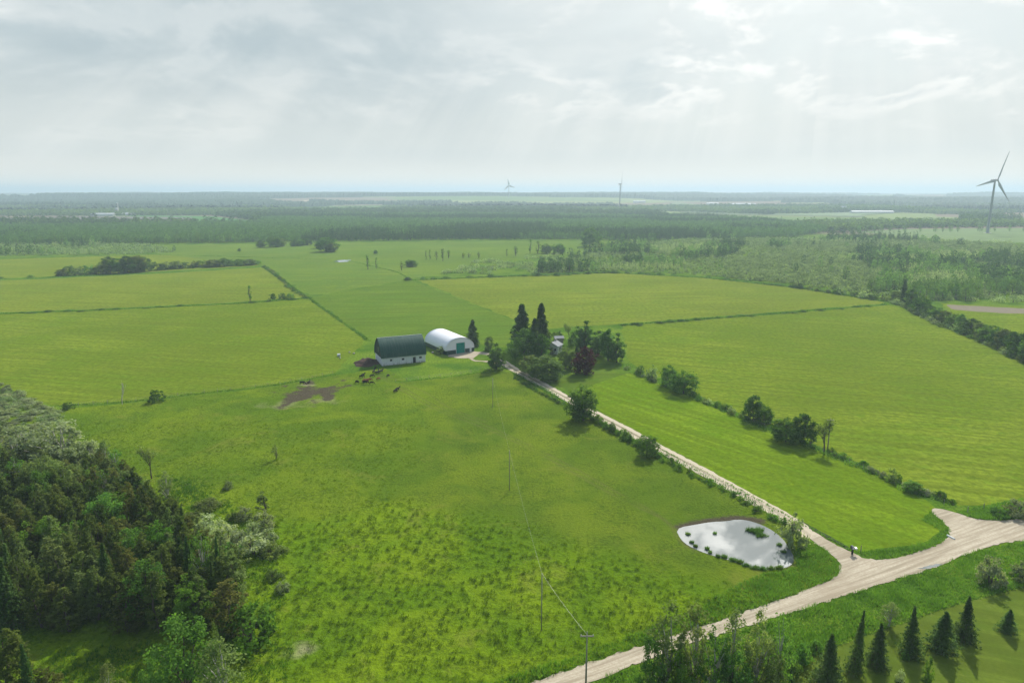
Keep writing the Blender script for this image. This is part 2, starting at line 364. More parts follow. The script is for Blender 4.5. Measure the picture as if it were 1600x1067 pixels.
far = t.mix(cs.outputs[0], (.11, .19, .05), (.24, .28, .11)); far = t.mix(t.ramp(cs.outputs[1], .72, .74), far, (.22, .18, .13))
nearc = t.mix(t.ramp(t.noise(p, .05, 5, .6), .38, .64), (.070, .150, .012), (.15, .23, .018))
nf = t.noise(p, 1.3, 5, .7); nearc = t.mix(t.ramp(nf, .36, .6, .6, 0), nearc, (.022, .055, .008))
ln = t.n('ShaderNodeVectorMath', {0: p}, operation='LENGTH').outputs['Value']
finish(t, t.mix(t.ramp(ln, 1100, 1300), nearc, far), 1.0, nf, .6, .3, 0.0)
GROUND_M = m
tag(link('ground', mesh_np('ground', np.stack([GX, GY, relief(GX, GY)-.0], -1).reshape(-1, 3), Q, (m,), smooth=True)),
    'green open farmland reaching to the hazy horizon', 'ground', kind='structure')
_zi = [0]
def drape(name, px, m, label):
    pl = GP(px); x0, y0 = pl.min(0); x1, y1 = pl.max(0); xs_ = np.linspace(x0, x1, 90); ys_ = np.linspace(y0, y1, 60); A_, B_ = np.meshgrid(xs_, ys_)
    ins = inpoly(A_+(fbm(A_, B_, 90, 2)-.5)*60, B_, pl); k = np.arange(A_.size).reshape(A_.shape); ok = ins[:-1, :-1] & ins[1:, 1:]
    q = np.stack([k[:-1, :-1], k[:-1, 1:], k[1:, 1:], k[1:, :-1]], -1)[ok]
    return tag(link(name, mesh_np(name, np.stack([A_, B_, relief(A_, B_)+1.6], -1).reshape(-1, 3), q, (m,), smooth=True)), label, 'field', kind='structure')
def sheet(name, px, m, z, label, ground=False, jitter=.0, step=None, cat=None):
    _zi[0] += 1; z += .0012*_zi[0]
    pl = np.asarray(px, float) if ground else GP(px)
    if step:
        pl = resample(np.vstack([pl, pl[:1]]), step)[:-1]
        pl = pl+RS.normal(size=pl.shape)*jitter*(1.6 if name == 'field' else 1)
    from mathutils.geometry import tessellate_polygon
    vv = [Vector((x, y, z)) for x, y in pl]; tr_ = [list(f) for f in tessellate_polygon([vv])]; ok_ = []
    for f in tr_:
        a, b, c = (vv[i] for i in f)
        if (b-a).cross(c-a).z < 0: f = f[::-1]
        g_ = (a+b+c)/3
        if inpoly(np.array([g_.x]), np.array([g_.y]), pl)[0]: ok_.append(tuple(f))
    me = bpy.data.meshes.new(name); me.from_pydata(vv, [], ok_)
    return tag(link(name, me, None, (m,)), label, cat or name.replace('_', ' '), kind='structure')
G_YEL = lambda n, s=25: grass(n, (.160, .228, .020), (.21, .262, .026), (.13, .21, .018), 38, 2.0, s, .3, .6, .55)
G_MID = lambda n, s=25: grass(n, (.135, .212, .013), (.185, .248, .020), (.115, .212, .013), 32, 1.8, s, .3, .65, .55)
G_DRK = lambda n, s=25: grass(n, (.102, .185, .016), (.135, .21, .020), (.088, .17, .014), 40, 1.6, s, .3, .55, .4)
sheet('field', [(-700, 500), (-700, 660), (0, 604), (80, 634), (200, 627), (430, 601), (524, 583), (572, 531), (482, 466), (380, 474), (150, 485), (0, 491)], G_MID('west_field_grass', -12), .012, 'bright green hay field left of the barn', jitter=.3, step=6)
sheet('field', [(-700, 488), (0, 489), (150, 483), (380, 472), (480, 464), (410, 418), (240, 428), (0, 439), (-700, 470)], G_YEL('second_field_grass', -8), .012, 'yellow green field behind the lone slender tree', jitter=.5, step=9)
sheet('field', [(-600, 440), (0, 435), (240, 425), (408, 415), (380, 404), (240, 398), (0, 405), (-500, 412)], G_YEL('third_field_grass', -8), .012, 'narrow yellow field behind the tree row at left', jitter=.5, step=9)
sheet('field', [(250, 398), (240, 384), (520, 379), (900, 377), (1012, 379), (1000, 392), (860, 400), (760, 410), (700, 425), (640, 437), (488, 462), (412, 415)], grass('back_pasture_grass', (.115, .205, .024), (.155, .23, .028), (.17, .24, .02), 60, 2.2, 0, .3, .5, .35), .012, 'far pale green pasture in front of the long wood', jitter=.5, step=9)
sheet('field', [(486, 464), (642, 438), (720, 468), (800, 500), (800, 545), (700, 530), (660, 520), (578, 530)], G_DRK('barn_meadow_grass', 5), .012, 'darker green meadow behind the two barns', jitter=.4, step=7)
sheet('field', [(652, 438), (950, 426), (1100, 434), (1250, 450), (1370, 469), (1385, 474), (1150, 493), (970, 506), (830, 515), (800, 499), (720, 466)], G_YEL('centre_field_grass', 8), .012, 'large yellow green field behind the farmhouse trees', jitter=.4, step=8)
sheet('field', [(972, 509), (1150, 496), (1388, 477), (1410, 482), (1500, 520), (1640, 565), (2000, 690), (2000, 815), (1600, 783), (1500, 792), (1430, 762), (1300, 706), (1180, 658), (1080, 612), (1000, 580), (980, 560)], G_MID('east_field_grass', -20), .012, 'large rolling green field right of the hedgerow', jitter=.3, step=6)
sheet('field', [(900, 612), (930, 590), (985, 582), (1075, 618), (1180, 664), (1300, 712), (1430, 770), (1470, 800), (1480, 826), (1440, 850), (1345, 862), (1262, 824), (1180, 782), (1090, 730), (1000, 678), (940, 644)], grass('strip_field_grass', (.118, .212, .008), (.165, .255, .012), (.18, .26, .014), 22, 1.2, -52, .25, .6, .5), .012, 'bright green strip of grass right of the driveway', jitter=.15, step=3)
sheet('lawn', [(1150, 1110), (1234, 1046), (1267, 1024), (1384, 982), (1434, 966), (1472, 952), (1505, 942), (1571, 924), (1600, 917), (1900, 850), (1900, 1250)], grass('lawn_grass', (.090, .140, .016), (.125, .175, .022), (.15, .19, .035), 12, .5, -20, .08, .3, .2), .012, 'mown olive green lawn with a row of young spruces', jitter=.08, step=1.5)
sheet('lawn', [(800, 571), (870, 545), (920, 540), (985, 582), (930, 600), (900, 618), (850, 590)], grass('yard_grass', (.085, .16, .015), (.12, .19, .02), (.14, .18, .03), 10, .8, 0, .1, .3, .3), .020, 'sunny house lawn round the dark red tree', jitter=.15, step=2)
sheet('field', [(1470, 474), (1640, 480), (1700, 500), (1700, 570), (1600, 545), (1500, 503)], G_MID('far_right_grass', 5), .012, 'small green field beyond the right hedgerow', jitter=.4, step=6)
sheet('bare_soil', [(1478, 476), (1560, 480), (1640, 484), (1640, 492), (1560, 489), (1490, 484)], plain('dry_soil', (.165, .140, .095), .95, .2, .3), .022, 'strip of bare brown soil beyond the right hedgerow', jitter=.5, step=5)
sheet('field', [(-200, 352), (60, 350), (250, 351), (300, 350), (300, 340), (150, 338), (60, 339), (-200, 341)], plain('ploughed_soil', (.135, .12, .105), .95, .1, .02), .03, 'grey brown ploughed field in front of the far farm')
sheet('field', [(300, 350), (392, 351), (398, 346), (330, 338), (210, 336.5), (200, 338.5), (300, 340)], plain('young_crop', (.06, .18, .03), .95, .1, .02), .03, 'green crop field beside the far farm')
sheet('field', [(1330, 362), (1420, 358), (1700, 356), (1800, 372), (1640, 380), (1500, 376)], plain('turbine_meadow', (.10, .165, .035), .95, .3, .03), .03, 'pale green meadow under the nearest wind turbine')
drape('field', [(432, 321.5), (500, 319.5), (600, 320.5), (600, 324), (520, 325)], plain('stubble', (.42, .34, .25), .95, .1, .01), 'pale brown stubble field far beyond the woods')
drape('field', [(1050, 322), (1180, 326), (1380, 334), (1340, 340), (1150, 336), (1020, 330)], plain('grey_field', (.13, .19, .08), .95, .1, .01), 'grey green far field with white farm sheds')
# ---------------------------------------------------------------- pasture with tussocks
ROAD_UP = [(700, 1108), (780, 1084), (870, 1053), (960, 1022), (1005, 1009), (1119, 971), (1215, 939), (1264, 920), (1307, 902), (1315, 889), (1307, 874), (1295, 862), (1264, 843)]
DRIVE = [(1259, 832), (1234, 812), (1181, 783), (1096, 735), (1040, 706), (985, 675), (930, 647), (885, 622), (840, 597), (808, 580), (790, 569)]
past_px = [(-60, 1150)]+[(700, 1100)]+ROAD_UP[1:]+[(1228, 812), (1170, 784), (1084, 737), (1030, 710), (975, 678), (920, 650), (878, 626), (832, 600), (800, 582), (770, 578), (700, 590), (640, 596), (600, 574), (540, 584), (524, 586), (430, 604), (200, 630), (80, 640), (-60, 640)]
past = GP(past_px)
POND_PX = [(1062, 832), (1066, 825), (1090, 821), (1112, 817), (1135, 816), (1152, 813), (1170, 815), (1190, 822), (1205, 830), (1220, 842), (1229, 856), (1236, 868), (1235, 879), (1225, 885), (1205, 888), (1185, 888), (1160, 881), (1140, 874), (1115, 867), (1095, 860), (1078, 852), (1068, 843)]
pond = smooth_pl(np.vstack([GP(POND_PX), GP(POND_PX[:1])]), 1)[:-1]
TR = [smooth_pl(GP(l)) for l in ([(602, 590), (640, 612), (690, 640), (750, 660), (800, 683), (850, 707), (900, 732), (950, 762), (1000, 788), (1040, 812), (1058, 830)],
      [(592, 587), (630, 612), (680, 641), (745, 664), (800, 688), (850, 713), (895, 738), (940, 764), (990, 790), (1030, 808)],
      [(606, 586), (625, 598), (665, 612), (700, 638), (760, 659)], [(1028, 806), (1050, 822), (1056, 838), (1068, 850), (1090, 864)])]
s_ = .42; xs = np.arange(-175, 70, s_); ys = np.arange(76, 262, s_); X, Y = np.meshgrid(xs, ys); nx = len(xs)
inp = inpoly(X, Y, past)
dp = dist_line(X, Y, np.vstack([pond, pond[:1]])); inpond = inpoly(X, Y, pond); sdp = np.where(inpond, -dp, dp)
cx, cy = X/1.0, Y/1.0
low = fbm(X, Y, 26, 4)
# rough tussocky ground near the camera, grazed smooth ground towards the pond and the barn
line = GP([(200, 780), (520, 800), (720, 800), (900, 850), (1050, 900), (1180, 925)])
side = np.interp(X, line[:, 0], line[:, 1])-Y
rough = np.clip(side/12+.5+(low-.5)*2.5, 0, 1)*np.clip((sdp-4)/8, 0, 1)
left = np.clip((-18-X)/16+(low-.5)*2, 0, 1)*.35
rough = np.maximum(rough, left)*.92+.08
Z = .05+.25*(fbm(X+40, Y, 14, 3)-.4)*np.clip((sdp-1)/6, 0, 1)*.8; Z = np.maximum(Z, .05)
bump = np.zeros_like(Z)
nb = 30000; bx = RS.uniform(xs[0], xs[-1], nb); by = RS.uniform(ys[0], ys[-1], nb)
ix = ((bx-xs[0])/s_).astype(int).clip(3, nx-5); iy = ((by-ys[0])/s_).astype(int).clip(3, len(ys)-5)
amp = rough[iy, ix]; br = RS.uniform(.32, .78, nb); bh = RS.uniform(.12, .55, nb)**1.2*amp*1.15
for ddx in range(-3, 4):
    for ddy in range(-3, 4):
        jx = ix+ddx; jy = iy+ddy; d2 = (xs[jx]-bx)**2+(ys[jy]-by)**2
        np.maximum.at(bump, (jy, jx), bh*np.exp(-d2/(2*(br*.55)**2)))
Z += bump+(fbm(X, Y, 1.1, 2)-.5)*.10*(rough+.25)
trail = np.zeros_like(Z)
for l in TR: trail = np.maximum(trail, np.exp(-(dist_line(X, Y, l)/.32)**2)*np.clip(fbm(X, Y, 6, 2)*2.4-.2, .25, 1))
def blob(px, rx, ry, e=.5):
    x0, y0 = G(*px); return np.clip(1.3-np.sqrt(((X-x0)/rx)**2+((Y-y0)/ry)**2)+(fbm(X, Y, 4, 4)-.5)*e*3, 0, 1)
mud = np.maximum(blob((486, 614), 8.5, 11, 1.3), blob((560, 572), 8, 9, .4)); mud = np.maximum(mud, blob((520, 607), 6, 5, .9)*.8)
mud = np.maximum(mud, blob((600, 590), 9, 5, .9)*.35)
pm = np.clip(1.1-sdp/1.6, 0, 1)*np.clip(fbm(X, Y, 5, 3)*3-.9, .15, 1); pm = np.maximum(pm, np.clip(1.2-dist_line(X, Y, GP([(1066, 824), (1090, 818), (1120, 814), (1150, 810), (1185, 814)]))/2.2, 0, 1))
mud = np.maximum(mud, pm)
pale = np.maximum(np.maximum(blob((480, 602), 3.2, 1.2, .3), blob((450, 632), 7, 4, .9)*.3), blob((505, 626), 6, 3, .9)*.3)
pale = np.maximum(pale, blob((480, 1015), 2.5, 1.6, .9)*.7)
Z = np.where(sdp < 0, -.02, Z*np.clip(.25+sdp/1.5, .1, 1)); Z = np.maximum(Z, np.where(sdp < 0, -.02, .02))
Z = Z*(1-trail*.5)
edge_d = dist_line(X, Y, np.vstack([past, past[:1]])); Z = np.where(edge_d < .6, np.minimum(Z, .05), Z)
def gz(x, y):
    i = int(round((x-xs[0])/s_)); j = int(round((y-ys[0])/s_))
    return float(Z[j, i]) if 0 <= i < nx and 0 <= j < len(ys) and inp[j, i] else 0.0
a_, b_ = np.meshgrid(np.arange(len(ys)-1), np.arange(nx-1), indexing='ij'); i00 = a_*nx+b_
ok = inp[:-1, :-1] & inp[1:, :-1] & inp[:-1, 1:] & inp[1:, 1:] & ~((sdp[:-1, :-1] < -.8))
Qp = np.stack([i00, i00+1, i00+nx+1, i00+nx], -1)[ok]
used = np.zeros(X.size, bool); used[Qp.ravel()] = True; remap = np.cumsum(used)-1
me = mesh_np('pasture', np.stack([X, Y, Z], -1).reshape(-1, 3)[used], remap[Qp], (), smooth=True)
lush = np.clip(.5+(low-.5)*1.2+rough*.35-.2, 0, 1)
for nm, arr in (('mud', mud), ('trail', trail), ('pale', pale), ('rough', rough)):
    at_ = me.attributes.new(nm, 'FLOAT', 'POINT'); at_.data.foreach_set('value', arr.ravel()[used].astype(np.float32))
m, t = mat('pasture_turf'); p = t.n('ShaderNodeNewGeometry').outputs['Position']
A = lambda n: t.n('ShaderNodeAttribute', attribute_name=n).outputs['Fac']
nb_ = t.noise(p, .045, 5, .6, .5); nm_ = t.noise(p, .3, 5, .65); nf = t.noise(p, 1.6, 6, .72)
c0 = t.mix(t.ramp(nb_, .4, .62), (.092, .150, .012), (.135, .190, .014))
c1 = t.mix(t.ramp(nb_, .36, .62), (.100, .188, .007), (.160, .245, .009))
c = t.mix(A('rough'), c0, c1)
c = t.mix(t.ramp(nm_, .52, .7, 0, .6), c, (.060, .120, .008))
c = t.mix(t.math('MULTIPLY', t.ramp(nf, .36, .60, .6, 0), t.ramp(t.noise(p, .11, 4), .38, .62, .35, 1)), c, (.030, .055, .008)); c = t.mix(t.ramp(t.noise(p, .075, 5, .7, .6), .55, .68, 0, .45), c, (.17, .19, .03))
c = t.mix(t.math('MULTIPLY', A('pale'), .9), c, t.mix(nf, (.30, .27, .15), (.45, .40, .27)))
nk = t.noise(p, .9, 6, .75); c = t.mix(t.ramp(t.math('ADD', A('mud'), t.math('MULTIPLY', nk, 1.3)), .90, 1.6), c, t.mix(nf, (.034, .030, .020), (.120, .100, .066)))
c = t.mix(t.math('MULTIPLY', A('trail'), .5), c, (.12, .12, .045))
finish(t, c, 1.0, nf, 1.0, .4, 0.0); me.materials.append(m)
tag(link('pasture', me), 'tussocky cattle pasture between wood, barn and gravel road', 'pasture', kind='structure')
# tussock grass blades
def blades(pts, h, n, wd, spread, lean=.5):
    k = len(pts); c = np.repeat(pts, n, 0); N = k*n; hh = np.repeat(h, n)*RS.uniform(.55, 1.15, N)
    a = RS.uniform(0, 6.28, N); r = RS.uniform(0, 1, N)**.5*np.repeat(spread, n); b = c.copy(); b[:, 0] += r*np.cos(a); b[:, 1] += r*np.sin(a)
    a2 = a+RS.normal(size=N)*.5; t_ = b.copy(); t_[:, 0] += np.cos(a2)*hh*lean*RS.uniform(.2, 1, N); t_[:, 1] += np.sin(a2)*hh*lean*RS.uniform(.2, 1, N); t_[:, 2] += hh
    a3 = RS.uniform(0, 6.28, N); w_ = wd*RS.uniform(.6, 1.3, N); d = np.stack([np.cos(a3)*w_, np.sin(a3)*w_, np.zeros(N)], 1)
    V = np.stack([b-d, b+d, t_], 1).reshape(-1, 3); return V, np.arange(3*N).reshape(N, 3)
sel = (amp > .3) & inpoly(bx, by, past) & (by < 190); bxx, byy, bhh = bx[sel], by[sel], bh[sel]
zz_ = np.array([gz(x, y) for x, y in zip(bxx, byy)])
V, T = blades(np.stack([bxx, byy, zz_-.08], 1), bhh*.7+.16, 15, .05, br[sel]*.62, .75)
tag(link('tussock_grass', mesh_np('tussock_grass', V, T, (L_TUSS,))), 'yellow green grass tussocks across the pasture', 'grass', kind='stuff')
# ---------------------------------------------------------------- pond
m, t = mat('pond_water'); p = t.n('ShaderNodeNewGeometry').outputs['Position']
b = t.n('ShaderNodeBsdfPrincipled', {'Base Color': (.10, .12, .12, 1), 'Roughness': .02, 'IOR': 1.55, 'Specular IOR Level': .5,
    'Normal': t.n('ShaderNodeBump', {'Height': t.noise(p, .9, 3), 'Strength': .03, 'Distance': .05}).outputs[0]})
t.n('ShaderNodeOutputMaterial', {'Surface': b.outputs[0]}); WATER = m
pc = pond.mean(0); sheet('pond', pc+(pond-pc)*1.05, WATER, .035, 'round farm pond reflecting bright clouds', ground=True)
sheet('pond', [(520, 408.6), (530, 406.6), (545, 405.6), (549, 406.6), (543, 409), (530, 410)], WATER, .03, 'small bright pond in the far back pasture')
PUD = GP([(1434, 889), (1448, 885), (1462, 881.5), (1474, 881), (1466, 885), (1450, 889)])
# ---------------------------------------------------------------- road and driveway
m, t = mat('gravel'); p = t.n('ShaderNodeNewGeometry').outputs['Position']
mp = t.n('ShaderNodeMapping', {'Vector': p, 'Rotation': (0, 0, math.radians(26)), 'Scale': (26, 1.1, 1)}, vector_type='TEXTURE').outputs[0]
ns = t.noise(mp, 1.6, 5, .6, .3); nf = t.noise(p, 2.5, 6, .7)
c = t.mix(t.ramp(ns, .35, .65), (.30, .26, .19), (.50, .445, .345)); c = t.mix(t.ramp(t.noise(p, .12, 5, .6), .45, .7, 0, .45), c, (.30, .25, .18)); c = t.mix(t.ramp(nf, .35, .65, .45, 0), c, (.28, .22, .15)); finish(t, c, .95, nf, .35, .06, .1); GRAVEL = m
road_px = ROAD_UP[:-1]+[(1264, 843), (1273, 832), (1303, 850), (1332, 864), (1360, 876), (1405, 872), (1437, 862), (1474, 848), (1486, 833), (1478, 819), (1452, 797), (1466, 794), (1490, 800), (1519, 810), (1551, 814), (1600, 811), (1900, 795), (1900, 835), (1600, 846), (1576, 846.5), (1519, 862), (1458, 888), (1356, 919), (1300, 937), (1219, 963), (1080, 1005), (998, 1036), (960, 1053), (880, 1082), (760, 1125)]
rd = GP(road_px); rd = smooth_pl(np.vstack([rd, rd[:1]]), 1)[:-1]
sheet('road', rd, GRAVEL, .062, 'pale gravel road meeting the farm driveway', ground=True, jitter=.15, step=.7)
sheet('puddle', PUD, WATER, .072, 'shallow bright puddle on the gravel road edge', ground=True, jitter=.06, step=.5)
def strip(name, px, wd, m, z, label, ground=False, kind='structure', n=9, zf=None, edge=.12):
    pl = np.asarray(px, float) if ground else GP(px); pl = resample(smooth_pl(pl), 1.2)
    d = np.gradient(pl, axis=0); d /= np.linalg.norm(d, axis=1)[:, None]; nn = np.stack([-d[:, 1], d[:, 0]], 1)
    V = []; U = []
    for i, (q, k) in enumerate(zip(pl, nn)):
        for j in range(n):
            s = (j/(n-1)-.5)*wd+(RS.normal()*edge if j in (0, n-1) else 0); V.append((q[0]+k[0]*s, q[1]+k[1]*s, z)); U.append((i*.3, j/(n-1)))
    Fs = [(i*n+j, i*n+j+1, (i+1)*n+j+1, (i+1)*n+j) for i in range(len(pl)-1) for j in range(n-1)]
    Fs = [f[::-1] for f in Fs]
    me = bpy.data.meshes.new(name); me.from_pydata(V, [], Fs); uv = me.uv_layers.new(name='UVMap')
    for l in me.loops: uv.data[l.index].uv = U[l.vertex_index]
    return tag(link(name, me, None, (m,)), label, name.replace('_', ' '), kind=kind)
m, t = mat('driveway_gravel'); p = t.n('ShaderNodeNewGeometry').outputs['Position']; uv = t.n('ShaderNodeTexCoord').outputs['UV']
v = t.n('ShaderNodeSeparateXYZ', {0: uv}).outputs[1]; nf = t.noise(p, 2.2, 6, .7); nl = t.noise(p, .25, 3)
mid = t.ramp(t.math('ADD', t.math('ABSOLUTE', t.math('SUBTRACT', v, .5)), t.math('MULTIPLY', t.math('SUBTRACT', nf, .5), .25)), .05, .17, 1, 0)
yy = t.n('ShaderNodeSeparateXYZ', {0: p}).outputs[1]
c = t.mix(nf, (.38, .325, .235), (.56, .495, .385)); c = t.mix(t.math('MULTIPLY', mid, t.ramp(yy, 130, 190, .35, .85)), c, (.17, .15, .085))
finish(t, c, .95, nf, .35, .06, .1); DRV = m
strip('driveway', [(1272, 841)]+DRIVE+[(782, 563), (760, 557), (735, 553), (722, 551)], 3.9, DRV, .066, 'long two track gravel driveway running to the farmhouse')
sheet('farmyard', [(700, 556), (722, 549), (742, 549), (766, 552), (790, 565), (800, 572), (784, 570), (762, 566), (742, 565), (733, 560), (712, 560)], GRAVEL, .058, 'dusty gravel yard in front of the white quonset shed', jitter=.25, step=1.5)
sheet('turning_island', [(738, 561), (748, 554), (764, 555), (776, 563), (760, 564), (745, 563.5)], grass('island_grass', (.09, .17, .015), (.12, .19, .02), None, 8, .7), .075, 'small grass island inside the gravel yard', jitter=.12, step=1.2)
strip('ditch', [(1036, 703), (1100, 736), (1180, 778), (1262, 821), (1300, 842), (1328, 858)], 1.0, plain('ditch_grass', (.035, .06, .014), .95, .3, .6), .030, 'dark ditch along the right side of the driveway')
# ---------------------------------------------------------------- buildings
WHITE = plain('white_paint', (.72, .73, .72), .7, .06, .8); FABRIC = plain('white_fabric', (.80, .81, .84), .55, .03, .4, .4)
DKGREEN = plain('dark_green_steel', (.010, .045, .035), .5, .12, .7, .4); TEAL = plain('teal_door', (.0, .24, .19), .6, .05, 1.5)
DARK = plain('dark_opening', (.008, .010, .012), .6, .1, 2); CONC = plain('concrete', (.42, .41, .38), .9, .12, .8); GREYR = plain('grey_shingles', (.30, .31, .32), .9, .15, 2)
STEEL = plain('galvanised_steel', (.55, .57, .58), .45, .08, 2, .5, .2); WOOD = plain('weathered_wood', (.27, .25, .21), .95, .25, 3)
m, t = mat('corrugated_green_roof'); p = t.n('ShaderNodeTexCoord').outputs['Object']
wv = t.n('ShaderNodeTexWave', {'Vector': p, 'Scale': .85, 'Distortion': 0.0}, bands_direction='X', wave_profile='SIN').outputs['Fac']
st = t.noise(t.n('ShaderNodeMapping', {'Vector': p, 'Scale': (1.6, .12, .12)}).outputs[0], 1.2, 5, .65)
c = t.mix(wv, (.006, .048, .036), (.014, .078, .060)); c = t.mix(t.ramp(st, .42, .7, 0, .45), c, (.070, .125, .10))
finish(t, c, .6, wv, .5, .06, .12); ROOFG = m
def frame(origin, xdir):
    e = bpy.data.objects.new('x', None); C.objects.link(e); e.location = (*origin, 0); e.rotation_euler = (0, 0, math.atan2(xdir[1], xdir[0])); return e
# green gothic-arch barn: x along the 17.4 m front wall, y towards the back
bl_ = G(597, 572); br_ = G(665, 565); L = math.dist(bl_, br_); BW = 11.0
barn = frame(bl_, (br_[0]-bl_[0], br_[1]-bl_[1])); barn.name = 'arched_barn'
tag(barn, 'dark green arch roofed barn on a white block foundation', 'barn')
mb = MB(); T = .3
ops = [(3.2, 4.0, 1.55, 2.25), (7.9, 8.8, 1.55, 2.25), (12.4, 13.4, .02, 2.3), (14.9, 15.9, 1.55, 2.25)]   # openings in the front wall
x = 0
for (x0, x1, z0, z1) in ops:
    mb.box(x, x0, 0, T, -.3, 2.9); mb.box(x0, x1, 0, T, -.3, z0) if z0 > .1 else None; mb.box(x0, x1, 0, T, z1, 2.9); x = x1
mb.box(x, L, 0, T, -.3, 2.9); mb.box(0, T, T, BW, -.3, 2.9); mb.box(L-T, L, T, BW, -.3, 2.9); mb.box(T, L-T, BW-T, BW, -.3, 2.9)
m, t = mat('stained_whitewash'); p = t.n('ShaderNodeTexCoord').outputs['Object']
n_ = t.noise(t.n('ShaderNodeMapping', {'Vector': p, 'Scale': (1.2, 1.2, .35)}).outputs[0], 1.6, 6, .7); z_ = t.n('ShaderNodeSeparateXYZ', {0: p}).outputs[2]
c = t.mix(t.ramp(n_, .5, .7, 0, .55), (.70, .71, .70), (.38, .37, .33)); c = t.mix(t.math('MULTIPLY', t.ramp(z_, .0, .9, .8, 0), t.ramp(n_, .35, .6)), c, (.25, .24, .18)); finish(t, c, .9, n_, .4, .05, .1)
wall = mb.obj('foundation_wall', m, barn)
for (x0, x1, z0, z1) in ops:
    mb = MB(); mb.box(x0, x1, .16, .2, z0, z1); o = mb.obj('door' if z0 < .1 else 'window', DARK, wall)
    mb = MB()
    for a in ((x0-.06, x0+.02, z0, z1), (x1-.02, x1+.06, z0, z1), (x0-.06, x1+.06, z1, z1+.08)): mb.box(a[0], a[1], -.03, .15, a[2], a[3])
    mb.obj('frame', DKGREEN if z0 < .1 else WOOD, wall)
def arc(W_, h0, h1, n=26, gothic=.0, ov=0.0):
    pts = []
    for i in range(n+1):
        a = math.pi*i/n; cyy = W_/2-(W_/2+ov)*math.cos(a); zc_ = h0+(h1-h0)*(math.sin(a)**(.86))
        if gothic: zc_ = h0+(h1-h0)*(math.sin(a)**.80*(1-gothic)+gothic*(1-abs(math.cos(a)))*1.0)
        pts.append((cyy, zc_))
    return pts
def arch_shell(name, m, par, W_, L_, h0, h1, th=.12, ov=.35, end=.3, gothic=0.0, smooth=True):
    o_ = arc(W_, h0, h1, 30, gothic, ov); V = []; Fs = []
    for k, (dx) in enumerate((-end, L_+end)):
        for y_, z_ in o_: V.append((dx, y_, z_))
        for y_, z_ in o_: V.append((dx, W_/2+(y_-W_/2)*(1-th/W_*2), z_-th))
    n = len(o_)
    for i in range(n-1):
        Fs += [(i, i+1, 2*n+i+1, 2*n+i), (n+i, 3*n+i, 3*n+i+1, n+i+1), (i, n+i, n+i+1, i+1), (2*n+i, 2*n+i+1, 3*n+i+1, 3*n+i)]
    Fs += [(0, 2*n, 3*n, n), (n-1, 2*n-1, 4*n-1, 3*n-1)]
    me = bpy.data.meshes.new(name); me.from_pydata(V, [], Fs); me.materials.append(m); return link(name, me, par)
def gable_arch(name, m, par, W_, x0, x1, h0, h1, gothic=0.0, inset=.16, hole=None):
    pts = [(W_/2+(y-W_/2)*(1-inset/W_*2), z-inset) for y, z in arc(W_, h0, h1, 30, gothic)]
    mb = MB(); n = len(pts)
    if hole is None:
        V = [(x0, y, z) for y, z in pts]+[(x1, y, z) for y, z in pts]
        mb.add(V, [tuple(range(n)), tuple(range(n, 2*n))[::-1]]+[(i, n+i, n+(i+1) % n, (i+1) % n) for i in range(n)])
    return mb.obj(name, m, par)
roof = arch_shell('roof', ROOFG, barn, BW, L, 2.95, 10.1, .14, .35, .35, .35)
for xg in (.05, L-.25): gable_arch('gable_wall', plain('gable_green', (.012, .035, .038), .6, .15, 1), barn, BW, xg, xg+.2, 2.95, 10.1, .35)
mb = MB(); mb.box(-.38, L+.38, -.40, -.34, 2.88, 3.04); mb.obj('eave_trim', STEEL, roof)
mb = MB(); mb.box(-.2, L+.2, BW/2-.12, BW/2+.12, 10.02, 10.14); mb.obj('ridge_cap', STEEL, roof)
mb = MB(); mb.box(.2, L-.2, .02, .12, 2.6, 2.9); 
mb = MB(); mb.box(.0, .045, 4.6, 6.4, 4.4, 6.4); mb.obj('loft_door', DKGREEN, barn)
# white fabric quonset: x across the front gable, y towards the back
wl = G(697, 555); QW = 14.2; QL = 27.0
QW = 13.0; QL = 21.5
q = frame(wl, (.86, .51)); q.name = 'quonset_shed'; tag(q, 'white fabric covered quonset shed with a teal front door', 'shed')
mb = MB(); dx0, dx1 = 4.7, 8.7
mb.box(0, dx0, 0, .25, -.3, 1.75); mb.box(dx1, QW, 0, .25, -.3, 1.75); mb.box(0, .25, .25, QL, -.3, 1.75); mb.box(QW-.25, QW, .25, QL, -.3, 1.75); mb.box(.25, QW-.25, QL-.25, QL, -.3, 1.75)
mb.obj('base_wall', DKGREEN, q)
def qshell():
    n = 32; V = []; Fs = []; ny = 12
    for j in range(ny+1):
        y_ = -.15+(QL+.3)*j/ny
        for k in (0, .08):
            for i in range(n+1):
                a = math.pi*i/n; V.append((QW/2-(QW/2+.12-k)*math.cos(a), y_, 1.72+(5.05-k)*math.sin(a)**.9))
    s = 2*(n+1)
    for j in range(ny):
        for i in range(n):
            Fs += [(j*s+i, (j+1)*s+i, (j+1)*s+i+1, j*s+i+1), (j*s+n+1+i, j*s+n+2+i, (j+1)*s+n+2+i, (j+1)*s+n+1+i)]
    for j, r_ in ((0, 1), (ny, 0)):
        for i in range(n): Fs.append((j*s+i, j*s+i+1, j*s+n+2+i, j*s+n+1+i))
    me = bpy.data.meshes.new('fabric_roof'); me.from_pydata(V, [], Fs)
    for p_ in me.polygons: p_.use_smooth = True
    me.materials.append(FABRIC); return link('fabric_roof', me, q)
qr = qshell()
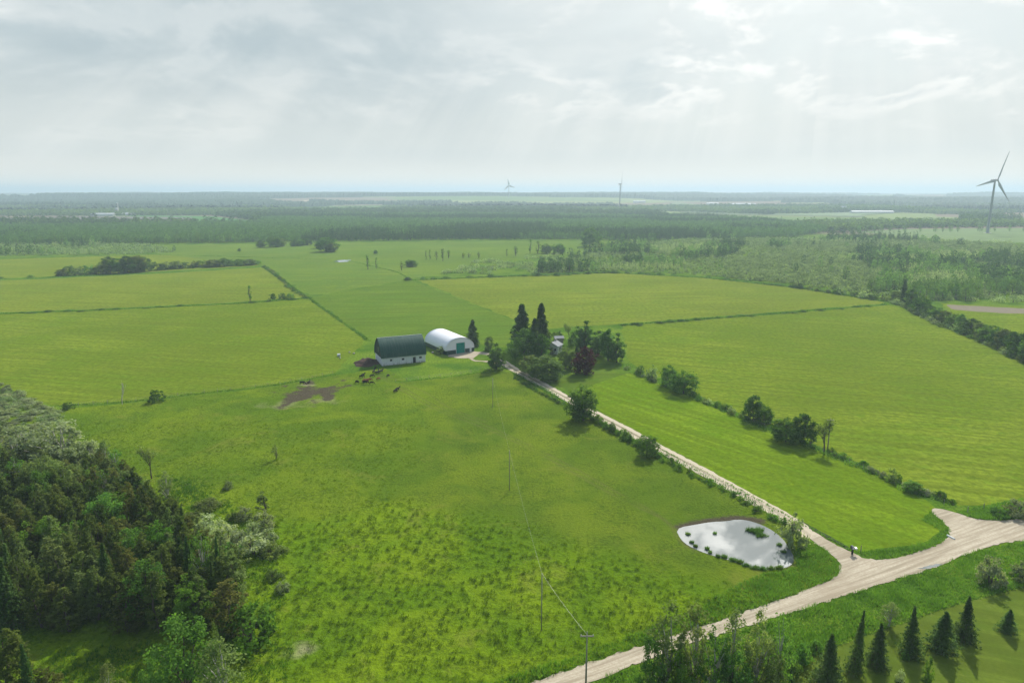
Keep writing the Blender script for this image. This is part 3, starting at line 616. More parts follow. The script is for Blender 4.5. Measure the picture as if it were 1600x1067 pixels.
for j in range(1, 9):
    mb = MB(); n = 24; y_ = QL*j/9
    for i in range(n):
        a, b = math.pi*i/n, math.pi*(i+1)/n; f_ = lambda a: (QW/2-(QW/2+.13)*math.cos(a), y_, 1.73+5.06*math.sin(a)**.9)
        mb.tube(f_(a), f_(b), .045, .045, 4, False)
    mb.obj('roof_rib', FABRIC, qr, True)
def qend(y0, y1, hole):
    n = 60; mb = MB()
    for i in range(n):
        xa, xb = QW*i/n, QW*(i+1)/n
        zt = lambda x_: 1.6+4.9*max(0, 1-((x_-QW/2)/(QW/2))**2)**.45
        zb = 1.75
        if hole and xb > dx0 and xa < dx1: zb = 4.55
        V = [(xa, y0, zb), (xb, y0, zb), (xb, y0, max(zb, zt(xb))), (xa, y0, max(zb, zt(xa))), (xa, y1, zb), (xb, y1, zb), (xb, y1, max(zb, zt(xb))), (xa, y1, max(zb, zt(xa)))]
        mb.add(V, [(0, 1, 2, 3), (5, 4, 7, 6), (3, 2, 6, 7), (0, 4, 5, 1)])
    return mb.obj('end_panel', FABRIC, q)
qend(.05, .15, True); qend(QL-.15, QL-.05, False)
mb = MB(); mb.box(dx0+.05, dx1-.05, .1, .18, 0, 4.5)
d = mb.obj('front_door', TEAL, q)
mb = MB()
for x_ in (dx0-.1, dx1-.02): mb.box(x_, x_+.12, -.04, .09, 0, 4.62)
mb.box(dx0-.1, dx1+.1, -.04, .09, 4.52, 4.66); mb.obj('frame', WHITE, d)
mb = MB(); mb.box(10.9, 11.8, -.05, -.003, 0, 2.1); mb.obj('side_door', WHITE, q)
# a simple gabled building with real roof overhang, door and windows
def gabled(name, px, py, w_, d_, h_, rh, wm, rm, label, cat, rot=0, nwin=0, parts=True, zb=0, chim=False):
    e = bpy.data.objects.new(name, None); C.objects.link(e); x_, y_ = G(px, py); e.location = (x_, y_, zb); e.rotation_euler = (0, 0, math.radians(rot)); tag(e, label, cat)
    mb = MB(); a, b = w_/2, d_/2
    V = [(-a, -b, -.5), (a, -b, -.5), (a, b, -.5), (-a, b, -.5), (-a, -b, h_), (a, -b, h_), (a, b, h_), (-a, b, h_), (-a, 0, h_+rh), (a, 0, h_+rh)]
    mb.add(V, [(0, 1, 5, 4), (2, 3, 7, 6), (1, 2, 6, 9, 5), (3, 0, 4, 8, 7), (3, 2, 1, 0)]); wl_ = mb.obj('wall', wm, e)
    mb = MB(); o = .4; sl_ = rh/b
    for s in (1, -1):
        V = [(-a-o, s*(b+o), h_-o*sl_+.03), (a+o, s*(b+o), h_-o*sl_+.03), (a+o, 0, h_+rh+.03), (-a-o, 0, h_+rh+.03)]
        V += [(x, y, z+.18) for x, y, z in V]
        mb.add(V, [(0, 1, 2, 3), (7, 6, 5, 4), (0, 4, 5, 1), (1, 5, 6, 2), (3, 7, 4, 0)])
    rf = mb.obj('roof', rm, e)
    if chim: mb = MB(); mb.box(a*.4, a*.4+.6, -.3, .3, h_, h_+rh+.9); mb.obj('chimney', CONC, rf)
    if parts:
        for k in range(nwin):
            xx = -a+w_*(k+1)/(nwin+1); mb = MB(); mb.box(xx-.45, xx+.45, -b-.02, -b+.03, h_*.38, h_*.78); wo = mb.obj('window', DARK, e)
            mb = MB(); mb.box(xx-.55, xx+.55, -b-.06, -b-.023, h_*.34, h_*.38); mb.obj('sill', WHITE, wo)
        mb = MB(); mb.box(-a-.05, -a-.003, -.5, .5, 0, 2.0); mb.obj('door', WOOD, e)
    return e
hs = gabled('farmhouse', 866, 551, 4.6, 5.2, 3.4, 1.3, WHITE, GREYR, 'small white farmhouse with a grey roof among the tall trees', 'house', 62, 2, chim=True)
for yy_, zz2 in ((-1.9, 1.3), (.9, 1.3)):
    mb = MB(); mb.box(-2.36, -2.31, yy_, yy_+.9, zz2, zz2+1.1); mb.obj('window', DARK, hs)
gabled('tool_shed', 873, 535, 3.6, 3, 2.2, .6, WOOD, GREYR, 'low grey roofed shed behind the white farmhouse', 'shed', 8, 0)
# far farms
PALEW = plain('far_white_siding', (.62, .63, .62), .7, .05, .2); PALER = plain('far_pale_roof', (.55, .57, .58), .6, .05, .2)
far_b = [(161, 337.5, 62, 16, 5, 3, 0, 'long pale cattle barn at the left of the far farm'), (201, 337, 34, 14, 5, 3, 0, 'white roofed barn at the right of the far farm'),
 (120, 316, 70, 18, 6, 3, 0, 'white roofed shed in the hazy woods at far left'), (674, 331, 30, 14, 6, 4, 0, 'leftmost white shed of the hazy far farmstead'),
 (703, 332, 50, 16, 6, 5, 10, 'widest white barn of the hazy far farmstead'), (723, 331, 24, 12, 8, 5, 0, 'taller pale barn of the hazy far farmstead'),
 (741, 330.5, 22, 12, 5, 4, 0, 'rightmost white shed of the hazy far farmstead'), (994, 322, 28, 12, 6, 3, 0, 'left of two tiny white sheds past the edge-on turbine'),
 (1004, 322, 26, 12, 6, 3, 0, 'right of two tiny white sheds past the edge-on turbine'), (1113, 323.5, 50, 14, 6, 3, 0, 'leftmost pale shed of the far right farm row'),
 (1145, 324, 42, 14, 6, 3, 0, 'middle pale shed of the far right farm row'), (1166, 324.5, 70, 16, 7, 4, 0, 'long white shed of the far right farm row'),
 (1303, 332.5, 34, 14, 7, 4, 8, 'white gabled farm shed left of the long greenhouse'), (1318, 331, 18, 12, 10, 6, 0, 'tall white farm building beside the long greenhouse'),
 (1362, 334, 125, 18, 5, 3, 0, 'very long low pale greenhouse at far right')]
for (px, py, a, b, c_, d_, ro, lb) in far_b: gabled('farm_shed', px, py, a, b, c_, d_, PALEW, PALER, lb, 'farm building', ro, 0, False, zb=float(relief(*[np.array(v) for v in G(px, py)])))
def silo(px, py, r, h, lb):
    x_, y_ = G(px, py); e = bpy.data.objects.new('grain_silo', None); C.objects.link(e); e.location = (x_, y_, 0); tag(e, lb, 'silo')
    mb = MB(); mb.tube((0, 0, -1), (0, 0, h), r, r, 20); mb.obj('cylinder_wall', CONC, e, False); mb = MB()
    for i in range(6):
        a, b = i/6*math.pi/2, (i+1)/6*math.pi/2; mb.tube((0, 0, h+r*.7*math.sin(a)), (0, 0, h+r*.7*math.sin(b)), r*1.02*math.cos(a), max(.02, r*1.02*math.cos(b)), 20, False)
    mb.obj('dome_cap', PALER, e, True)
silo(183, 336, 4.2, 17, 'stout pale silo at the far farm'); silo(185, 335.5, 2.2, 32, 'tall thin white silo tower at the far farm')
for k, (px, py, w_, h_, lb) in enumerate(((676, 552, 1.1, .8, 'pale boulder against the front corner of the quonset side wall'), (531, 560, .9, .5, 'dark stone beside the white bale'), (553, 553, 1.0, .6, 'grey boulder on the rough line behind the manure heap'), (546, 551, .8, .5, 'smaller boulder behind the manure heap'))):
    r_ = np.random.RandomState(k+5); mb = MB(); n = 10; V = []
    for i in range(6):
        for j in range(n):
            a = math.pi*i/5; b = 2*math.pi*j/n; q_ = 1+r_.uniform(-.18, .18); V.append((w_*.5*math.sin(a)*math.cos(b)*q_, w_*.42*math.sin(a)*math.sin(b)*q_, h_*.5+h_*.55*math.cos(a)))
    mb.add(V, [(i*n+j, (i+1)*n+j, (i+1)*n+(j+1) % n, i*n+(j+1) % n) for i in range(5) for j in range(n)]); o = mb.obj('boulder', CONC); x_, y_ = G(px, py); o.location = (x_, y_, 0); tag(o, lb, 'boulder')
# ---------------------------------------------------------------- wind turbines
TW = plain('turbine_backlit_grey', (.34, .35, .36), .5, .03, .05)  # white turbines in darker grey: their backlit shade is put into the base colour
def turbine(px, py, hubpy, blade, yaw, phase, lb, fat=1.15):
    x_, y_ = G(px, py); hh = ZAT(y_, hubpy); e = bpy.data.objects.new('wind_turbine', None); C.objects.link(e); e.location = (x_, y_, 0); e.rotation_euler = (0, 0, math.radians(yaw)); tag(e, lb, 'wind turbine', 'wind turbines')
    mb = MB(); n = 8
    for i in range(n): mb.tube((0, 0, hh*i/n-(2 if i == 0 else 0)), (0, 0, hh*(i+1)/n), 2.3-1.0*i/n, 2.3-1.0*(i+1)/n, 20, i == n-1)
    mb.obj('tower', TW, e, True)
    mb = MB(); mb.tube((0, 0, -.5), (0, 0, .5), 6, 5.2, 20); mb.obj('base_pad', CONC, e)
    mb = MB()
    for (a, b, ra, rb) in ((-3.2, -2.6, 1.3, 1.7), (-2.6, 5.2, 1.7, 1.8), (5.2, 6.6, 1.8, 1.2)): mb.tube((0, a, hh+1.4), (0, b, hh+1.4), ra, rb, 12)
    mb.obj('nacelle', TW, e, True)
    mb = MB(); mb.tube((0, -3.3, hh+1.4), (0, -4.6, hh+1.4), 1.5, 1.3, 14); mb.tube((0, -4.6, hh+1.4), (0, -5.6, hh+1.4), 1.3, .3, 14); hub = mb.obj('hub', TW, e, True)
    for k in range(3):
        a = math.radians(phase+120*k); mb = MB(); st = [(0, .9, .9, 0), (.06, .95, .85, 0), (.18, 2.0, .55, .5), (.3, 1.7, .42, .4), (.55, 1.15, .28, .2), (.8, .75, .16, .1), (.96, .42, .08, 0), (1, .12, .04, 0)]
        V = []
        for (u, c_, th_, off) in st:
            for j in range(8):
                q_ = 2*math.pi*j/8; X_ = c_*math.cos(q_)+off; Y_ = th_*math.sin(q_); R = 1.2+u*blade; tw = .35*(1-u); X2 = X_*math.cos(tw)-Y_*math.sin(tw); Y2 = X_*math.sin(tw)+Y_*math.cos(tw)
                X2 *= fat; V.append((math.sin(a)*R+math.cos(a)*X2, -4.2+Y2-u*u*1.5, hh+1.4+math.cos(a)*R-math.sin(a)*X2))
        mb.add(V, [(i*8+j, i*8+(j+1) % 8, (i+1)*8+(j+1) % 8, (i+1)*8+j) for i in range(len(st)-1) for j in range(8)]+[tuple(range(8)), tuple(range(56, 64))[::-1]])
        mb.obj('blade', TW, e, True)
turbine(1543, 364, 283, 46, 18, 18, 'nearest and largest wind turbine at the right edge')
turbine(968, 331, 288.5, 44, 80, 8, 'middle distance wind turbine seen nearly edge-on')
turbine(795, 318, 290.5, 35, 12, -12, 'smallest hazy wind turbine standing on the horizon', 2.4)
mb = MB(); x_, y_ = G(558, 308); hh = ZAT(y_, 291)
for dx_, dy_ in ((-1, -1), (1, -1), (0, 1)): mb.tube((x_+dx_*2.2, y_+dy_*2.2, 0), (x_+dx_*.3, y_+dy_*.3, hh), .5, .3, 5)
for i in range(14): mb.tube((x_-2.2+1.9*i/14, y_-2.2+1.9*i/14, hh*i/14), (x_+2.2-1.9*(i+1)/14, y_-2.2+1.9*(i+1)/14, hh*(i+1)/14), .2, .2, 4)
tag(mb.obj('radio_mast', STEEL), 'thin hazy radio mast on the horizon left of the turbines', 'mast')
# ---------------------------------------------------------------- utility line
def pole(px, py, lb, h=9.6, arm=True, xy=None):
    x_, y_ = xy or G(px, py); e = bpy.data.objects.new('utility_pole', None); C.objects.link(e); e.location = (x_, y_, 0); tag(e, lb, 'utility pole', 'utility poles')
    mb = MB(); mb.tube((0, 0, -.5), (0, 0, h), .085 if not arm else .16, .065, 10); mb.obj('pole', WOOD, e, True)
    if not arm: mb = MB(); mb.tube((0, 0, h), (0, 0, h+.2), .05, .03, 6); mb.obj('insulator', STEEL, e); return Vector((x_, y_, h+.6))
    mb = MB(); mb.box(-.9, .9, -.06, .06, h-.75, h-.62); arm_ = mb.obj('crossarm', WOOD, e)
    for s in (-.8, 0, .8):
        mb = MB(); mb.tube((s, 0, h-.62), (s, 0, h-.42), .05, .03, 6); mb.obj('insulator', STEEL, arm_)
    return Vector((x_, y_, h))
pA = pole(770, 637, 'utility pole nearest the farmhouse driveway', arm=False); pD = pole(796, 767, 'utility pole in the middle of the open pasture', arm=False)
pB = pole(846, 985, 'utility pole in the tussocky grass near the gravel road', arm=False); pC = pole(0, 0, 'tall dark utility pole beside the gravel road', 9.4, xy=G(915, 1083))
pE = pole(1293, 704, 'utility pole beside the sparse tree in the hedgerow', 9.0)
WIRE = plain('wire', (.30, .31, .29), .4, .02, 1, .5, .5)
def wire(a, b, sag, off, lb):
    mb = MB(); n = 18; pts = []
    for i in range(n+1):
        u = i/n; pts.append(a.lerp(b, u)+Vector((off, 0, -.45-4*sag*u*(1-u))))
    for i in range(n): mb.tube(pts[i], pts[i+1], .009, .009, 4, False)
    tag(mb.obj('power_line', WIRE), lb, 'power line')
wire(pA, pD, .8, 0, 'thin pale power line from the driveway pole to the pasture pole'); wire(pD, pB, .8, 0, 'thin pale power line across the tussocks to the lower pole')
wire(pB, pC, .3, 0, 'short power line from the pasture to the roadside pole')
# mailbox
mx_, my_ = G(1331.5, 866); e = bpy.data.objects.new('mailbox', None); C.objects.link(e); e.location = (mx_, my_, 0); tag(e, 'roadside mailbox with a pale lid at the driveway mouth', 'mailbox')
mb = MB(); mb.box(-.13, .13, -.13, .13, -.2, 1.15); mb.box(-.07, .55, -.05, .05, .95, 1.08); mb.obj('post', DARK, e)
mb = MB(); n = 10; V = []
for y_ in (-.35, .4):
    V += [(-.3, y_, 1.15), (.3, y_, 1.15)]+[(.3*math.cos(math.pi*i/n), y_, 1.4+.28*math.sin(math.pi*i/n)) for i in range(n+1)]
k = n+3; mb.add(V, [tuple(range(k)), tuple(range(k, 2*k))[::-1]]+[(i, k+i, k+(i+1) % k, (i+1) % k) for i in range(k)]); mb.obj('box', plain('mailbox_dark', (.05, .06, .07), .5), e)
mb = MB(); mb.box(.36, .72, -.3, .3, 1.08, 1.38); mb.obj('newspaper_box', STEEL, e); mb = MB(); mb.box(-.22, .22, -.37, -.352, 1.2, 1.6); mb.obj('door', STEEL, e)
for i, (px, py, lb) in enumerate(((1512, 800, 'left of two wooden fence posts beside the road spur'), (1537, 795, 'right of two wooden fence posts beside the road spur'), (1345, 862, 'thin dark steel stake just right of the mailbox'))):
    x_, y_ = G(px, py); mb = MB(); mb.tube((0, 0, -.3), (0, 0, 1.3), .09, .07, 8); mb.tube((0, 0, 1.3), (0, 0, 1.36), .07, .02, 8); o = mb.obj('fence_post', WOOD); o.location = (x_, y_, 0); tag(o, lb, 'post')
x_, y_ = G(1480, 837); mb = MB(); mb.tube((0, 0, .12), (.5, -1.5, .12), .2, .2, 12); o = mb.obj('culvert_pipe', WHITE); o.location = (x_, y_, 0); tag(o, 'short pale culvert pipe in the grass at the road bend', 'pipe')
# post and wire fences
def fence(px, lb, step=4.0):
    pl = resample(GP(px), step); e = bpy.data.objects.new('wire_fence', None); C.objects.link(e); e.location = (pl[0][0], pl[0][1], 0); tag(e, lb, 'fence')
    o0 = Vector((pl[0][0], pl[0][1], 0)); pm_ = None
    for x_, y_ in pl[:90]:
        if pm_ is None: mb = MB(); mb.tube((0, 0, -.3), (0, 0, 1.25), .06, .05, 6); pm_ = mb.mesh('post', WOOD)
        o = link('post', pm_, e); o.location = (x_-o0.x, y_-o0.y, 0)
    mb = MB()
    for z in (.5, .85, 1.15):
        for a, b in zip(pl[:90][:-1], pl[:90][1:]): mb.tube((a[0]-o0.x, a[1]-o0.y, z), (b[0]-o0.x, b[1]-o0.y, z), .008, .008, 3, False)
    mb.obj('wire', WIRE, e)
fence([(100, 636), (200, 628), (430, 602), (520, 585)], 'wire fence along the dark grass line left of the muddy patch'); fence([(618, 597), (700, 588), (768, 578), (796, 574)], 'wire fence in front of the barns')
fence([(800, 581), (880, 627), (1000, 695), (1100, 745), (1225, 814)], 'wire fence along the left side of the driveway'); fence([(985, 578), (1080, 617), (1180, 662), (1300, 712), (1475, 788)], 'wire fence running through the long hedgerow')
# ---------------------------------------------------------------- cattle
def cow_mesh(m, grazing, seed):
    me = bpy.data.meshes.new('cow'); V = [(0, 0, 1.02), (.55, 0, 1.05), (.95, 0, 1.12), (-.55, 0, 1.03), (-.85, 0, 1.08)]; R = [.38, .36, .22, .37, .27]; Ed = [(0, 1), (1, 2), (0, 3), (3, 4)]
    def ch(b, pts):
        for p_, r_ in pts: V.append(p_); R.append(r_); Ed.append((b, len(V)-1)); b = len(V)-1
        return b
    hd = [((1.2, 0, .85 if grazing else 1.35), .17), ((1.45, 0, .4 if grazing else 1.5), .14), ((1.62, 0, .15 if grazing else 1.4), .12), ((1.8, 0, .08 if grazing else 1.25), .08)]
    h_ = ch(2, hd); hb = h_-2
    for s in (1, -1):
        ch(hb, [((V[hb][0]-.02, s*.2, V[hb][2]+.1), .045)])
        ch(1, [((.62, s*.2, .68), .12), ((.64, s*.2, .38), .065), ((.60, s*.2, .05), .06)]); ch(4, [((-.82, s*.2, .72), .15), ((-.78, s*.2, .5), .08), ((-.9, s*.2, .36), .06), ((-.84, s*.2, .05), .06)])
    ch(4, [((-1.08, 0, 1.1), .05), ((-1.12, 0, .7), .03), ((-1.12, 0, .45), .05)]); ch(3, [((-.5, 0, .72), .14)])
    me.from_pydata(V, Ed, []); me.materials.append(m); o = bpy.data.objects.new('cow', me); C.objects.link(o)
    o.modifiers.new('s', 'SKIN'); sk = me.skin_vertices[0].data
    for i, r_ in enumerate(R): sk[i].radius = (r_*.8, r_) if i < 5 else (r_, r_)
    sk[0].use_root = True; o.modifiers.new('u', 'SUBSURF').levels = 1
    dg = bpy.context.evaluated_depsgraph_get(); res = bpy.data.meshes.new_from_object(o.evaluated_get(dg)); bpy.data.objects.remove(o)
    for p_ in res.polygons: p_.use_smooth = True
    return res
BLK = plain('black_hide', (.012, .010, .009), .7); BRO = plain('red_brown_hide', (.20, .07, .03), .7)
cm_ = {('k', 1): cow_mesh(BLK, True, 1), ('k', 0): cow_mesh(BLK, False, 2), ('r', 1): cow_mesh(BRO, True, 3), ('r', 0): cow_mesh(BRO, False, 4)}
cows = [(564.5, 591, 'k', 1, 20, 'black cow at the left edge of the herd, the nearer of a pair'), (567, 589.5, 'k', 0, 60, 'black cow at the left edge of the herd, the farther of a pair'), (558.5, 600, 'k', 1, 140, 'leftmost lone small black cow'),
 (584, 584, 'k', 0, 80, 'black cow walking just below the barn corner'), (589, 585.5, 'k', 1, 200, 'black cow in the middle of the tight group below the barn'), (591.5, 583.5, 'k', 0, 100, 'black cow standing upright in the tight group below the barn'),
 (595.5, 583.5, 'k', 0, 60, 'rightmost black cow of the tight group below the barn'), (586.5, 577, 'k', 1, 95, 'black cow nearest the barn foundation'), (581, 590.5, 'k', 1, 30, 'black cow between the tight group and the brown cows'),
 (569, 598.5, 'r', 1, 10, 'leftmost brown cow lying among the brown ones'), (573, 597.5, 'r', 0, 170, 'brown cow in the centre of the brown group'), (577, 596, 'r', 1, 30, 'rightmost cow of the brown group'), (571, 601, 'k', 1, 0, 'dark cow in front of the brown group'),
 (581, 601, 'k', 1, 10, 'dark cow lying right of the brown group'), (591, 595, 'r', 1, 50, 'lone brown cow on the start of the cattle trail'), (606, 589.5, 'k', 1, 70, 'dark calf by the end of the fence near the barn'),
 (617.5, 613.5, 'k', 1, 55, 'nearer of two black cows walking down the cattle trail'), (621, 611, 'k', 0, 50, 'farther of two black cows walking down the cattle trail'), (472.5, 601.5, 'k', 1, 5, 'left dark cow on the pale patch by the fence'), (482.5, 600, 'k', 0, 80, 'right dark cow on the pale patch by the fence')]
for (px, py, c_, g_, ro, lb) in cows:
    x_, y_ = G(px, py); o = bpy.data.objects.new('cow', cm_[(c_, g_)]); C.objects.link(o); o.location = (x_, y_, gz(x_, y_)); o.rotation_euler = (0, 0, math.radians(ro)); s = RS.uniform(.75, .95); o.scale = (s*.9, s*1.1, s)
    tag(o, lb, 'cow', 'cattle grazing below the barn')
# manure heap beside the barn, and a brush pile
def heap(name, px, py, rx, ry, h, m, lb, cat, rough=.35):
    x_, y_ = G(px, py); n = 46; g_ = np.linspace(-1.15, 1.15, n); A_, B_ = np.meshgrid(g_, g_); r_ = np.hypot(A_, B_)+(fbm(A_*10+px, B_*10, 4, 3)-.5)*.4
    Zh = h*np.clip(1-r_**1.6, 0, 1)*(.45+fbm(A_*9+px, B_*9+py, 2.2, 4)*1.1)+(fbm(A_*20, B_*20, 1.2, 2)-.5)*rough*.4-.02
    Zh = np.where(r_ > 1, -.1, Zh)
    i_, j_ = np.meshgrid(np.arange(n-1), np.arange(n-1), indexing='ij'); k = i_*n+j_
    me = mesh_np(name, np.stack([A_*rx, B_*ry, Zh], -1).reshape(-1, 3), np.stack([k, k+1, k+n+1, k+n], -1).reshape(-1, 4), (m,), smooth=True)
    o = link(name, me); o.location = (x_, y_, 0); tag(o, lb, cat)
heap('manure_heap', 573, 567, 5.2, 6.5, 1.6, plain('manure', (.060, .036, .028), .95, .35, 1.8, bstr=.8), 'dark brown manure heap against the end of the green barn', 'heap')
x_, y_ = G(527, 557); mb = MB(); mb.tube((0, 0, .6), (1.2, .3, .6), .6, .6, 16); o = mb.obj('round_bale', WHITE); o.location = (x_, y_, 0); tag(o, 'white wrapped round bale on the field edge left of the barn', 'bale')
# ---------------------------------------------------------------- trees round the farmhouse (base x, base y, top y, width)
APL = withmat(BRM[0], leaves('apple_leaves', (.075, .13, .035), (.20, .29, .09), .35)); SPR_A, SPR_B = SPM; MAP, DRK, OLV, RED = BRM; EGD, EGB = EGM
at('spruce_tree', SPR_A, 815, 547, 477, 50, 'broad tall spruce at the left of the two towering farmhouse spruces', 'tree')
at('spruce_tree', SPR_B, 848, 556, 476, 40, 'slim tallest spruce at the right of the two towering farmhouse spruces', 'tree')
at('spruce_tree', SPR_B, 833, 545, 498, 28, 'shorter spruce squeezed between the two towering spruces', 'tree')
at('spruce_tree', SPR_A, 738, 541, 500, 26, 'solitary spruce at the back right of the white quonset shed', 'tree')
at('maple_tree', DRK, 820, 562, 517, 44, 'dense round maple in front of the tall spruces', 'tree')
at('broadleaf_tree', EGD, 776, 577, 538, 28, 'dark tree left of where the driveway enters the yard', 'tree')
at('small_tree', BRM[2], 763, 548, 526, 16, 'small dull tree behind the gravel yard', 'tree')
at('ash_tree', EGB, 847, 566, 520, 24, 'narrow leafy tree under the slim spruce beside the house', 'tree')
at('apple_tree', APL, 850, 592, 557, 56, 'spreading pale green tree beside the driveway below the house', 'tree')
at('apple_tree', BRM[2], 828, 583, 556, 34, 'smaller rounded tree left of the spreading driveway tree', 'tree')
at('willow_tree', APL, 884, 576, 544, 28, 'feathery light green tree right of the white house', 'tree')
at('crimson_maple', RED, 913, 584, 544, 36, 'dark crimson round maple on the sunny lawn', 'tree')
at('small_spruce', SPR_A, 901, 565, 540, 14, 'small pointed spruce behind the crimson maple', 'tree')
at('broadleaf_tree', EGD, 915, 547, 503, 31, 'tall dark tree behind the crimson maple', 'tree')
at('broadleaf_tree', EGD, 934, 556, 518, 28, 'left dark tree of the dense clump right of the crimson maple', 'tree')
at('broadleaf_tree', EGB, 950, 563, 512, 26, 'middle tallest tree of the dense clump right of the crimson maple', 'tree')
at('broadleaf_tree', EGD, 964, 566, 522, 26, 'right dark tree of the dense clump right of the crimson maple', 'tree')
at('sparse_tree', SPARSE[2], 889, 535, 502, 22, 'thin greyish tree standing behind the grey shed', 'tree')
at('shrub', BSM[0], 870, 532, 516, 22, 'green shrub behind the left end of the shed', 'shrub'); at('shrub', BSM[1], 900, 540, 519, 26, 'dark shrub right of the grey shed', 'shrub')
at('shrub', BSM[2], 688, 553, 541, 16, 'grey shrub against the front left corner of the quonset shed', 'shrub')
at('roadside_tree', MAP, 911, 657, 604, 44, 'tall round tree growing over the left edge of the driveway', 'tree')
at('roadside_tree', EGB, 908, 655, 615, 30, 'lower inner crown under the tall driveway tree', 'tree')
at('round_bush', BRM[0], 1011, 712, 680, 32, 'round bushy tree halfway down the left side of the driveway', 'tree')
at('willow_bush', BSM[3], 1240, 852, 807, 42, 'grey green willow bush between the pond and the driveway', 'shrub')
# hedgerow across the middle
hr = [(1001, 586, 571, 14, 1, 'small round dark bush at the top of the long hedgerow'), (1018, 592, 572, 18, 3, 'grey green bush second from the top of the long hedgerow'), (1043, 602, 571, 26, 0, 'upright green tree joined to the large round bush in the hedgerow'),
 (1068, 614, 582, 44, 0, 'large round bush in the upper hedgerow'), (1177, 655, 620, 34, 1, 'dark taller half of the double bush in mid hedgerow'), (1194, 662, 636, 28, 0, 'low paler half of the double bush in mid hedgerow'),
 (1228, 690, 655, 44, 0, 'left half of the biggest bush in the hedgerow'), (1252, 691, 648, 38, 1, 'taller right half of the biggest bush in the hedgerow'), (1395, 752, 733, 20, 2, 'pointed shrub near the lower end of the hedgerow'), (1425, 768, 752, 26, 0, 'low shrub at the lower end of the hedgerow')]
for bx_, by_, ty_, w_, k_, lb in hr: at('hedgerow_bush', (BRM[k_] if w_ > 24 and k_ < 3 else BSM[k_]), bx_, by_, ty_, w_, lb, 'shrub')
at('sparse_tree', SPARSE[2], 1288, 706, 655, 44, 'thin see-through tree below the biggest hedgerow bush', 'tree')
def row(name, pr, px, step, h0, h1, w0, w1, label, group, cat='shrub', jit=.8, skip=.0):
    pl = resample(GP(px), step)
    for i, (x, y) in enumerate(pl):
        if RS.rand() < skip: continue
        p_ = pr[RS.randint(len(pr))]; plant(name, p_, x+RS.normal()*jit, y+RS.normal()*jit, RS.uniform(h0, h1), RS.uniform(w0, w1), label, cat, group)
row('low_shrub', [BSM[0], BSM[3], BSM[2]], [(1085, 622), (1120, 635), (1165, 656)], 2.2, .9, 2.0, 1.8, 3.2, 'low leafy shrub in the hedgerow between the large round bush and the double bush', 'low shrubs of the upper hedgerow')
row('low_shrub', [BSN[0], BSN[1], BSN[2]], [(1300, 708), (1345, 726), (1395, 752), (1440, 770), (1485, 786)], 2.4, .7, 1.7, 1.8, 3.4, 'low leafy shrub in the hedgerow below the sparse tree', 'low shrubs of the lower hedgerow')
row('low_shrub', [BSM[0], BSM[3]], [(984, 578), (1040, 603)], 3, 1.0, 2.4, 2.0, 3.5, 'low shrub at the top of the long hedgerow', 'low shrubs at the top of the hedgerow')
row('roadside_shrub', [BSN[1], BSN[2], BSN[1]], [(925, 655), (960, 676), (1000, 700)], 2.0, 1.2, 2.9, 1.6, 2.8, 'leafy shrub lining the driveway between the tall tree and the round bushy tree', 'shrubs lining the upper driveway', jit=.3)
row('roadside_shrub', [BSN[1], BSN[2]], [(1028, 716), (1080, 744), (1130, 768), (1180, 796), (1225, 822)], 2.1, .6, 1.5, 1.3, 2.3, 'low shrub lining the driveway between the round bushy tree and the pond', 'shrubs lining the lower driveway', jit=.4)
row('roadside_shrub', [BSM[0], BSM[1]], [(805, 592), (850, 618), (895, 640)], 2.4, .6, 1.4, 1.5, 2.4, 'low shrub on the left verge of the driveway near the farmhouse', 'shrubs beside the driveway by the farmhouse', jit=.3)
# right hand hedgerow
at('spruce_tree', SPR_B, 1411, 472, 438, 16, 'pointed dark spruce at the top corner of the right hedgerow'); at('broadleaf_tree', EGD, 1424, 481, 447, 22, 'dark tree beside the pointed spruce in the right hedgerow')
rh = [(1397, 470, 455, 14, 2), (1440, 490, 464, 22, 0), (1452, 496, 478, 18, 1), (1462, 500, 480, 20, 0), (1475, 505, 486, 18, 2), (1489, 511, 491, 22, 0), (1500, 515, 492, 16, 1), (1516, 522, 499, 26, 1), (1530, 527, 505, 18, 2), (1543, 533, 508, 26, 0), (1558, 540, 512, 22, 0), (1569, 544, 515, 22, 2), (1580, 548, 520, 24, 1), (1593, 556, 522, 30, 1), (1612, 566, 528, 34, 0)]
nm_r = ['first', 'second', 'third', 'fourth', 'fifth', 'sixth', 'seventh', 'eighth', 'ninth', 'tenth', 'eleventh', 'twelfth', 'thirteenth', 'fourteenth', 'fifteenth']
for i, (bx_, by_, ty_, w_, k_) in enumerate(rh): at('hedgerow_bush', BRM[k_], bx_, by_, ty_, w_*1.15, f'{nm_r[i]} bush counted from the top of the right hedgerow', 'shrub', 'bushes of the right hedgerow')
row('low_shrub', [BSM[0], BSM[2], BSM[3]], [(1400, 474), (1470, 508), (1540, 537), (1610, 570)], 4.5, 1.5, 3.5, 3.5, 6, 'low shrub filling the gaps of the right hedgerow', 'low shrubs of the right hedgerow')
row('low_shrub', [BSM[3], BSM[1], BSM[2]], [(1240, 449), (1300, 458), (1370, 468), (1400, 472)], 6.5, 2, 5, 5, 9, 'shrub along the top right edge of the yellow green field', 'shrubs behind the yellow green field')
row('low_shrub', [BSM[1], BSM[0]], [(975, 509), (1060, 502), (1150, 495), (1260, 487), (1370, 478)], 7, .4, 1.2, 3, 8, 'very low bush on the boundary between the yellow green and the east field', 'low bushes between the two large right fields', skip=.3)
row('low_shrub', [BSM[1], BSM[0]], [(660, 437), (760, 433), (880, 430), (950, 426), (1100, 433), (1240, 449)], 9, .8, 2.2, 5, 10, 'low bush on the back edge of the yellow green field', 'low bushes behind the centre field', skip=.25)
